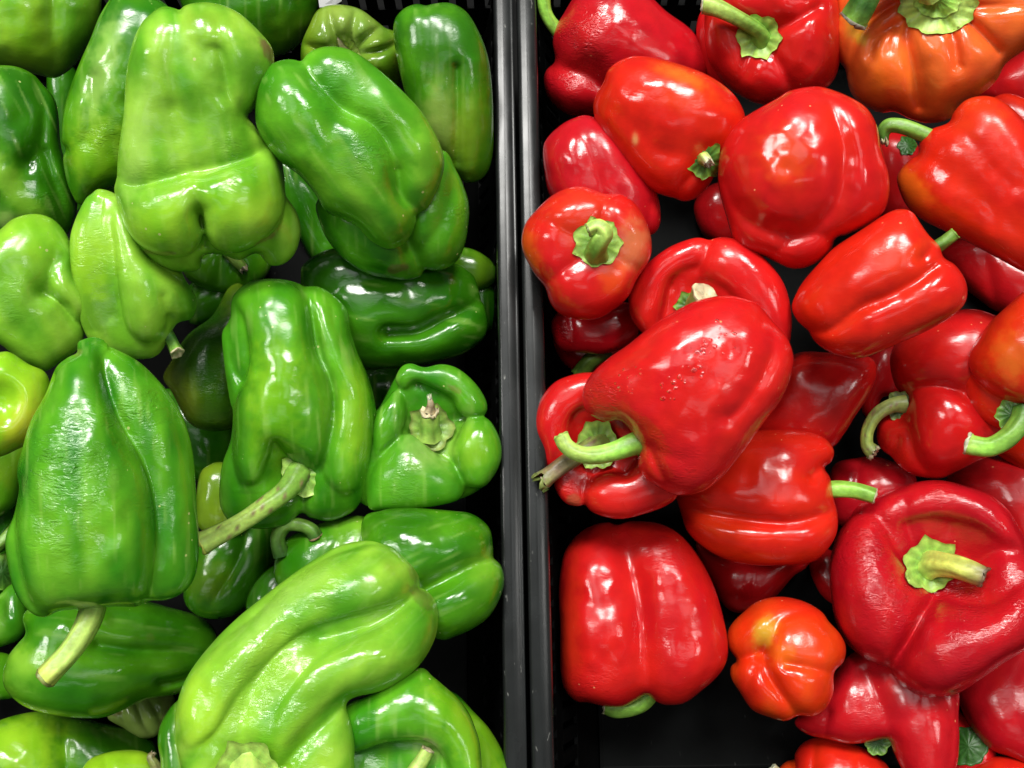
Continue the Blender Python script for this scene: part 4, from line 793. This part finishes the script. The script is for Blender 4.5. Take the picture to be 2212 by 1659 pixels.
R('scarlet', 'plump red pepper with two long lobes lying diagonally, right of centre', [(1703,669),(1710,641),(1731,606),(1767,567),(1802,533),(1850,503),(1915,463),(1947,455),(1970,463),(1985,485),(2003,511),(2024,533),(2034,558),(2057,574),(2076,602),(2082,631),(2074,659),(2043,687),(1997,715),(1944,740),(1891,765),(1852,777),(1809,772),(1777,758),(1752,738),(1740,717),(1717,698)],
  cr=[([(1738,719),(1795,712),(1860,665),(1936,631),(2014,580)],17,.22),([(2015,530),(1990,560)],14,.18),([(1780,560),(1850,520)],60,.02)], bl=.45, th=.85, ax=-32, ti=[(1930,560,60,'orange',.35,40,-30)],
  stem=[dict(p=[(2010,540,-25,30),(2035,525,-20,27),(2056,508,-18,25)],abs=1,c=['dark','green'],end='green')])
R('scarlet', 'orange-tinged red pepper on the right edge with a pale cut stem pointing left', [(2215,627),(2177,659),(2138,694),(2110,733),(2092,758),(2088,790),(2103,821),(2131,846),(2163,864),(2212,876),(2300,870),(2345,760),(2310,650),(2260,620)],
  lobes=[dict(o=[(2095,770),(2076,800),(2080,850),(2100,900),(2150,930),(2200,940),(2250,900),(2220,840),(2150,800)],z=-30,th=.9)], ti=[(2190,770,40,'yellow',.25,46),(2180,720,60,'orange',.35)], bl=.4, k=2,
  calyx=[(2185,895,38,dict(col='dark',edge='green',z=30))], stem=[dict(p=[(2212,888,30,52),(2204,912,50,48),(2178,942,66,44),(2140,963,74,42),(2104,963,76,44),(2092,960,76,48)],abs=1,c=['dark','green','bright','lime'],end='pale')], zadd=.014)
R('scarlet', 'red pepper lying level with a straight green stem on its right, below centre', [(1453,1060),(1470,1020),(1530,960),(1610,932),(1696,928),(1749,935),(1781,949),(1798,974),(1793,998),(1778,1012),(1790,1035),(1796,1076),(1803,1105),(1804,1135),(1795,1164),(1767,1200),(1731,1215),(1680,1218),(1625,1219),(1575,1210),(1528,1189),(1485,1153),(1468,1110)],
  cr=[([(1462,1092),(1545,1112),(1670,1126),(1745,1118),(1800,1096)],15,.24),([(1800,1003),(1770,1012),(1750,1030)],14,.24),([(1620,940),(1700,1010),(1780,1050)],40,.05)], bl=.5, th=.85, ax=8, ti=[(1740,960,60,'red',.5),(1560,1180,60,'orange',.3)],
  stem=[dict(p=[(1770,1062,0,36),(1800,1058,6,36),(1838,1060,12,34),(1876,1072,14,32)],abs=1,c=['green','bright','green'],end='tan')], zmax=-.042)
R('red', 'glossy red pepper standing stem up over the crate rim, with orange blush', [(1126,523),(1134,485),(1160,453),(1192,424),(1227,408),(1262,405),(1305,420),(1340,421),(1368,439),(1390,470),(1404,509),(1406,545),(1397,570),(1375,604),(1358,640),(1330,667),(1298,687),(1255,693),(1216,684),(1190,660),(1177,623),(1156,595),(1134,556)],
  pit=[(1290,525,78,.20)], cr=[([(1308,412),(1303,450),(1296,500)],12,.14),([(1172,620),(1210,590),(1250,560)],18,.14),([(1388,590),(1350,570),(1320,550)],18,.14),([(1150,470),(1200,490),(1240,510)],22,.10),([(1400,520),(1350,522)],24,.05)], bl=.6, th=.85,
  ti=[(1135,550,26,'orangey',.45,60),(1365,530,34,'cream',.30,45),(1320,600,26,'orangey',.25),(1255,470,60,'orangey',.12)],
  calyx=[(1290,526,54,dict(col='green',edge='lime',n=7,lift=4))], stem=[dict(p=[(1287,548,0,52),(1287,540,18,44),(1293,524,38,38),(1302,508,46,34),(1290,494,48,30),(1272,500,48,28)],c=['green','green','lime','lime'],end='olive')], zmin=.016, zmax=.02)
R('red', 'large glossy red pepper with water drops and a hooked green stem, centre', [(1253,867),(1256,836),(1276,804),(1312,772),(1354,744),(1404,705),(1450,677),(1492,655),(1530,644),(1574,641),(1609,650),(1640,664),(1665,698),(1694,732),(1708,776),(1701,818),(1680,866),(1648,908),(1622,945),(1594,985),(1559,1028),(1528,1055),(1492,1067),(1457,1069),(1421,1053),(1395,1036),(1378,1012),(1380,984),(1386,965),(1368,940),(1352,920),(1335,909),(1305,911),(1276,900),(1259,887)],
  cr=[([(1655,680),(1662,740),(1640,810),(1600,870),(1570,900)],20,.14),([(1405,965),(1425,1010),(1450,1065)],14,.16),([(1340,905),(1400,960),(1470,985)],20,.08),([(1275,815),(1262,880)],8,.08),([(1560,1020),(1620,930)],40,.05)], bu=[(1500,790,90,.05,160,-40)],
  bl=.55, th=.8, ax=-48, wr=[(1300,850,50,.8),(1400,960,80,.35),(1480,1010,60,.4)], ti=[(1480,1000,60,'crimson',.5),(1300,850,60,"crimson",.5)], drops=1, zadd=.008,
  stem=[dict(p=[(1412,952,-8,62),(1372,958,4,50),(1330,974,14,42),(1290,984,20,41),(1252,982,24,37),(1222,966,26,35),(1208,944,24,34)],abs=1,c=['green','bright','lime','lime'],end='lime')], calyx=[(1392,978,24,dict(col='dark',edge='green',z=-6,sq=.6))])
R('red', 'big block-shaped red pepper with a long centre groove, lower left of the crate', [(1204,1284),(1207,1231),(1216,1185),(1241,1150),(1276,1128),(1312,1122),(1331,1128),(1361,1120),(1404,1122),(1439,1132),(1475,1157),(1510,1203),(1538,1259),(1556,1320),(1567,1383),(1563,1426),(1542,1458),(1510,1486),(1475,1511),(1439,1516),(1416,1509),(1396,1496),(1376,1507),(1347,1521),(1312,1521),(1273,1513),(1248,1511),(1223,1489),(1212,1447),(1209,1355)],
  cr=[([(1331,1128),(1348,1165),(1366,1240),(1380,1310),(1388,1380),(1393,1440),(1396,1500)],36,.30),([(1300,1126),(1255,1155),(1228,1210),(1212,1300)],10,.05)], bl=.75, th=.8, ax=90, wr=[(1440,1200,60,.35),(1280,1480,60,.4),(1420,1400,80,.2)], ti=[(1235,1350,24,'orange',.4,130),(1450,1300,70,'crimson',.3,130)],
  stem=[dict(p=[(1402,1490,-30,46),(1385,1512,-30,44),(1360,1524,-28,42),(1330,1528,-28,38),(1308,1526,-28,28)],abs=1,c=['bright','green','green'],end='tan')], zmin=-.055)
pepper('R', 'orange_pepper', 'orange', 'small bright orange-red knobbly pepper resting beside the bare crate floor', [(1568,1366),(1581,1341),(1605,1318),(1630,1298),(1660,1288),(1696,1287),(1738,1298),(1774,1320),(1791,1344),(1813,1369),(1825,1397),(1820,1429),(1800,1452),(1797,1496),(1781,1528),(1755,1544),(1725,1543),(1696,1555),(1661,1547),(1625,1532),(1598,1496),(1578,1465),(1577,1440),(1590,1426),(1572,1400)],
  cr=[([(1585,1428),(1615,1420),(1648,1410)],14,.24),([(1648,1410),(1668,1380),(1690,1340),(1750,1315)],14,.12),([(1648,1410),(1660,1455),(1690,1500),(1722,1545)],13,.24),([(1648,1410),(1620,1470),(1612,1510)],12,.10),([(1700,1432),(1740,1440),(1800,1456)],12,.14)], bl=.5,
  bu=[(1640,1350,34,.06),(1695,1400,45,.10),(1610,1470,30,.06),(1740,1500,40,.05)], ti=[(1655,1365,20,'yellow',.7,32,20),(1690,1410,26,'orangey',.6),(1620,1480,30,'red',.4),(1700,1310,60,'scarlet',.5,30)], group='red peppers heaped in the right crate')
R('crimson', 'very large crimson pepper with wrinkled rim and short thick stem in its hollow, lower right', [(1783,1250),(1784,1196),(1799,1150),(1827,1111),(1866,1080),(1905,1062),(1944,1047),(1983,1036),(2032,1036),(2085,1050),(2135,1072),(2173,1107),(2195,1150),(2207,1190),(2225,1220),(2238,1270),(2238,1340),(2212,1387),(2156,1426),(2103,1465),(2067,1489),(2025,1498),(1979,1493),(1944,1472),(1920,1440),(1887,1433),(1852,1415),(1820,1387),(1795,1337)],
  th=.6, k=5, pit=[(2040,1225,112,.78)],
  lobes=[dict(o=[(1788,1250),(1798,1170),(1840,1108),(1890,1110),(1925,1170),(1955,1225),(1995,1268),(2006,1295),(1985,1340),(1950,1395),(1915,1430),(1860,1408),(1810,1350)],on=.6,z=26,th=.9),
   dict(o=[(2000,1318),(2040,1296),(2090,1305),(2140,1300),(2190,1265),(2228,1255),(2234,1330),(2205,1382),(2150,1420),(2100,1458),(2030,1488),(1975,1480),(1938,1440),(1970,1375)],on=.6,z=24,th=.95),
   dict(o=[(1850,1090),(1900,1066),(1944,1052),(1983,1041),(2035,1040),(2085,1055),(2133,1076),(2168,1108),(2188,1148),(2196,1180),(2150,1170),(2100,1140),(2030,1122),(1965,1128),(1930,1142),(1890,1115)],on=.6,z=24,th=.95)], cr=[([(2012,1290),(1985,1340),(1950,1400),(1922,1445)],17,.26),([(1980,1190),(1962,1140),(1954,1085)],14,.20),([(2100,1215),(2150,1194),(2215,1192)],18,.26),([(1900,1150),(1930,1210)],16,.08),([(2050,1150),(2060,1090)],16,.10)], bu=[(1900,1250,60,.05),(2080,1380,70,.05)],
  bl=.6, wr=[(1880,1180,80,.9),(1930,1290,80,.9),(2080,1300,90,.7),(2190,1280,70,.6),(2040,1060,50,.6),(2060,1400,90,.35),(2180,1110,40,.3)], wrb=.12,
  calyx=[(2010,1222,62,dict(col='green',edge='lime',n=6,lift=8,rot=20,cup=.4))], stem=[dict(p=[(2010,1222,6,66),(2026,1218,34,54),(2058,1224,56,48),(2090,1235,66,46),(2116,1246,68,42)],c=['lime','yellow','yellow','brown'],end='brown',rag=.15)])

B = place_all()
p0 = at_z(686, -14, .004); p1 = at_z(735, -16, .004); p2 = at_z(738, 2, .001); p3 = at_z(722, 12, .000); p4 = at_z(690, 16, .001)
V = [tuple(p) for p in (p0, p1, p2, p3, p4)]; V += [(x, y, z-.0006) for x, y, z in V]
PAPER = bpy.data.materials.new('grey_paper'); PAPER.use_nodes = True; PAPER.node_tree.nodes['Principled BSDF'].inputs['Base Color'].default_value = (.42, .42, .42, 1)
o = link_mesh('paper_scrap', V, [(4, 3, 2, 1, 0), (5, 6, 7, 8, 9)]+[(k, (k+1) % 5, (k+1) % 5+5, k+5) for k in range(5)], PAPER, smooth=False)
top(o, 'torn grey paper scrap at the top edge above the ribbed green pepper', 'paper')


# water beads on the glossy centre pepper, each a flattened drop lying on the skin
WAT = bpy.data.materials.new('water'); _t, _P, _N, _L = nt(WAT)
_P.inputs['Base Color'].default_value = (1, 1, 1, 1); _P.inputs['Roughness'].default_value = .02; _P.inputs['Transmission Weight'].default_value = 1; _P.inputs['IOR'].default_value = 1.33
root, loc, bd = B['large glossy red pepper with water drops and a hooked green stem, centre']
rr = random.Random(4); V, F = [], []
for i in range(70):
    if i < 52:
        t = rr.random(); px, py = 1440+t*130+rr.gauss(0, 12), 845-t*125+rr.gauss(0, 14); r = rr.choice([2, 2.6, 3.4, 4.6])
    else:
        px, py = rr.uniform(1330, 1390), rr.uniform(790, 850); r = rr.uniform(1.4, 2.8)
    z0 = bd.topz(px, py); n = 10; ex = rr.uniform(.7, 1.5); b0 = len(V)
    for k, (f, h) in enumerate(((1.05, -.5), (1, .05), (.8, .42), (.45, .66))):
        for j in range(n):
            a = 2*math.pi*j/n; dx, dy = r*f*math.cos(a)*ex, r*f*math.sin(a)
            V.append((px+dx, py+dy, bd.topz(px+dx, py+dy)+h*r))
    V.append((px, py, z0+.72*r))
    for k in range(3):
        for j in range(n): F.append((b0+k*n+(j+1) % n, b0+k*n+j, b0+(k+1)*n+j, b0+(k+1)*n+(j+1) % n)[::-1])
    for j in range(n): F.append((b0+3*n+(j+1) % n, b0+3*n+j, b0+4*n)[::-1])
o = link_mesh('water_beads', loc(V), F, WAT, root); o['kind'] = 'stuff'
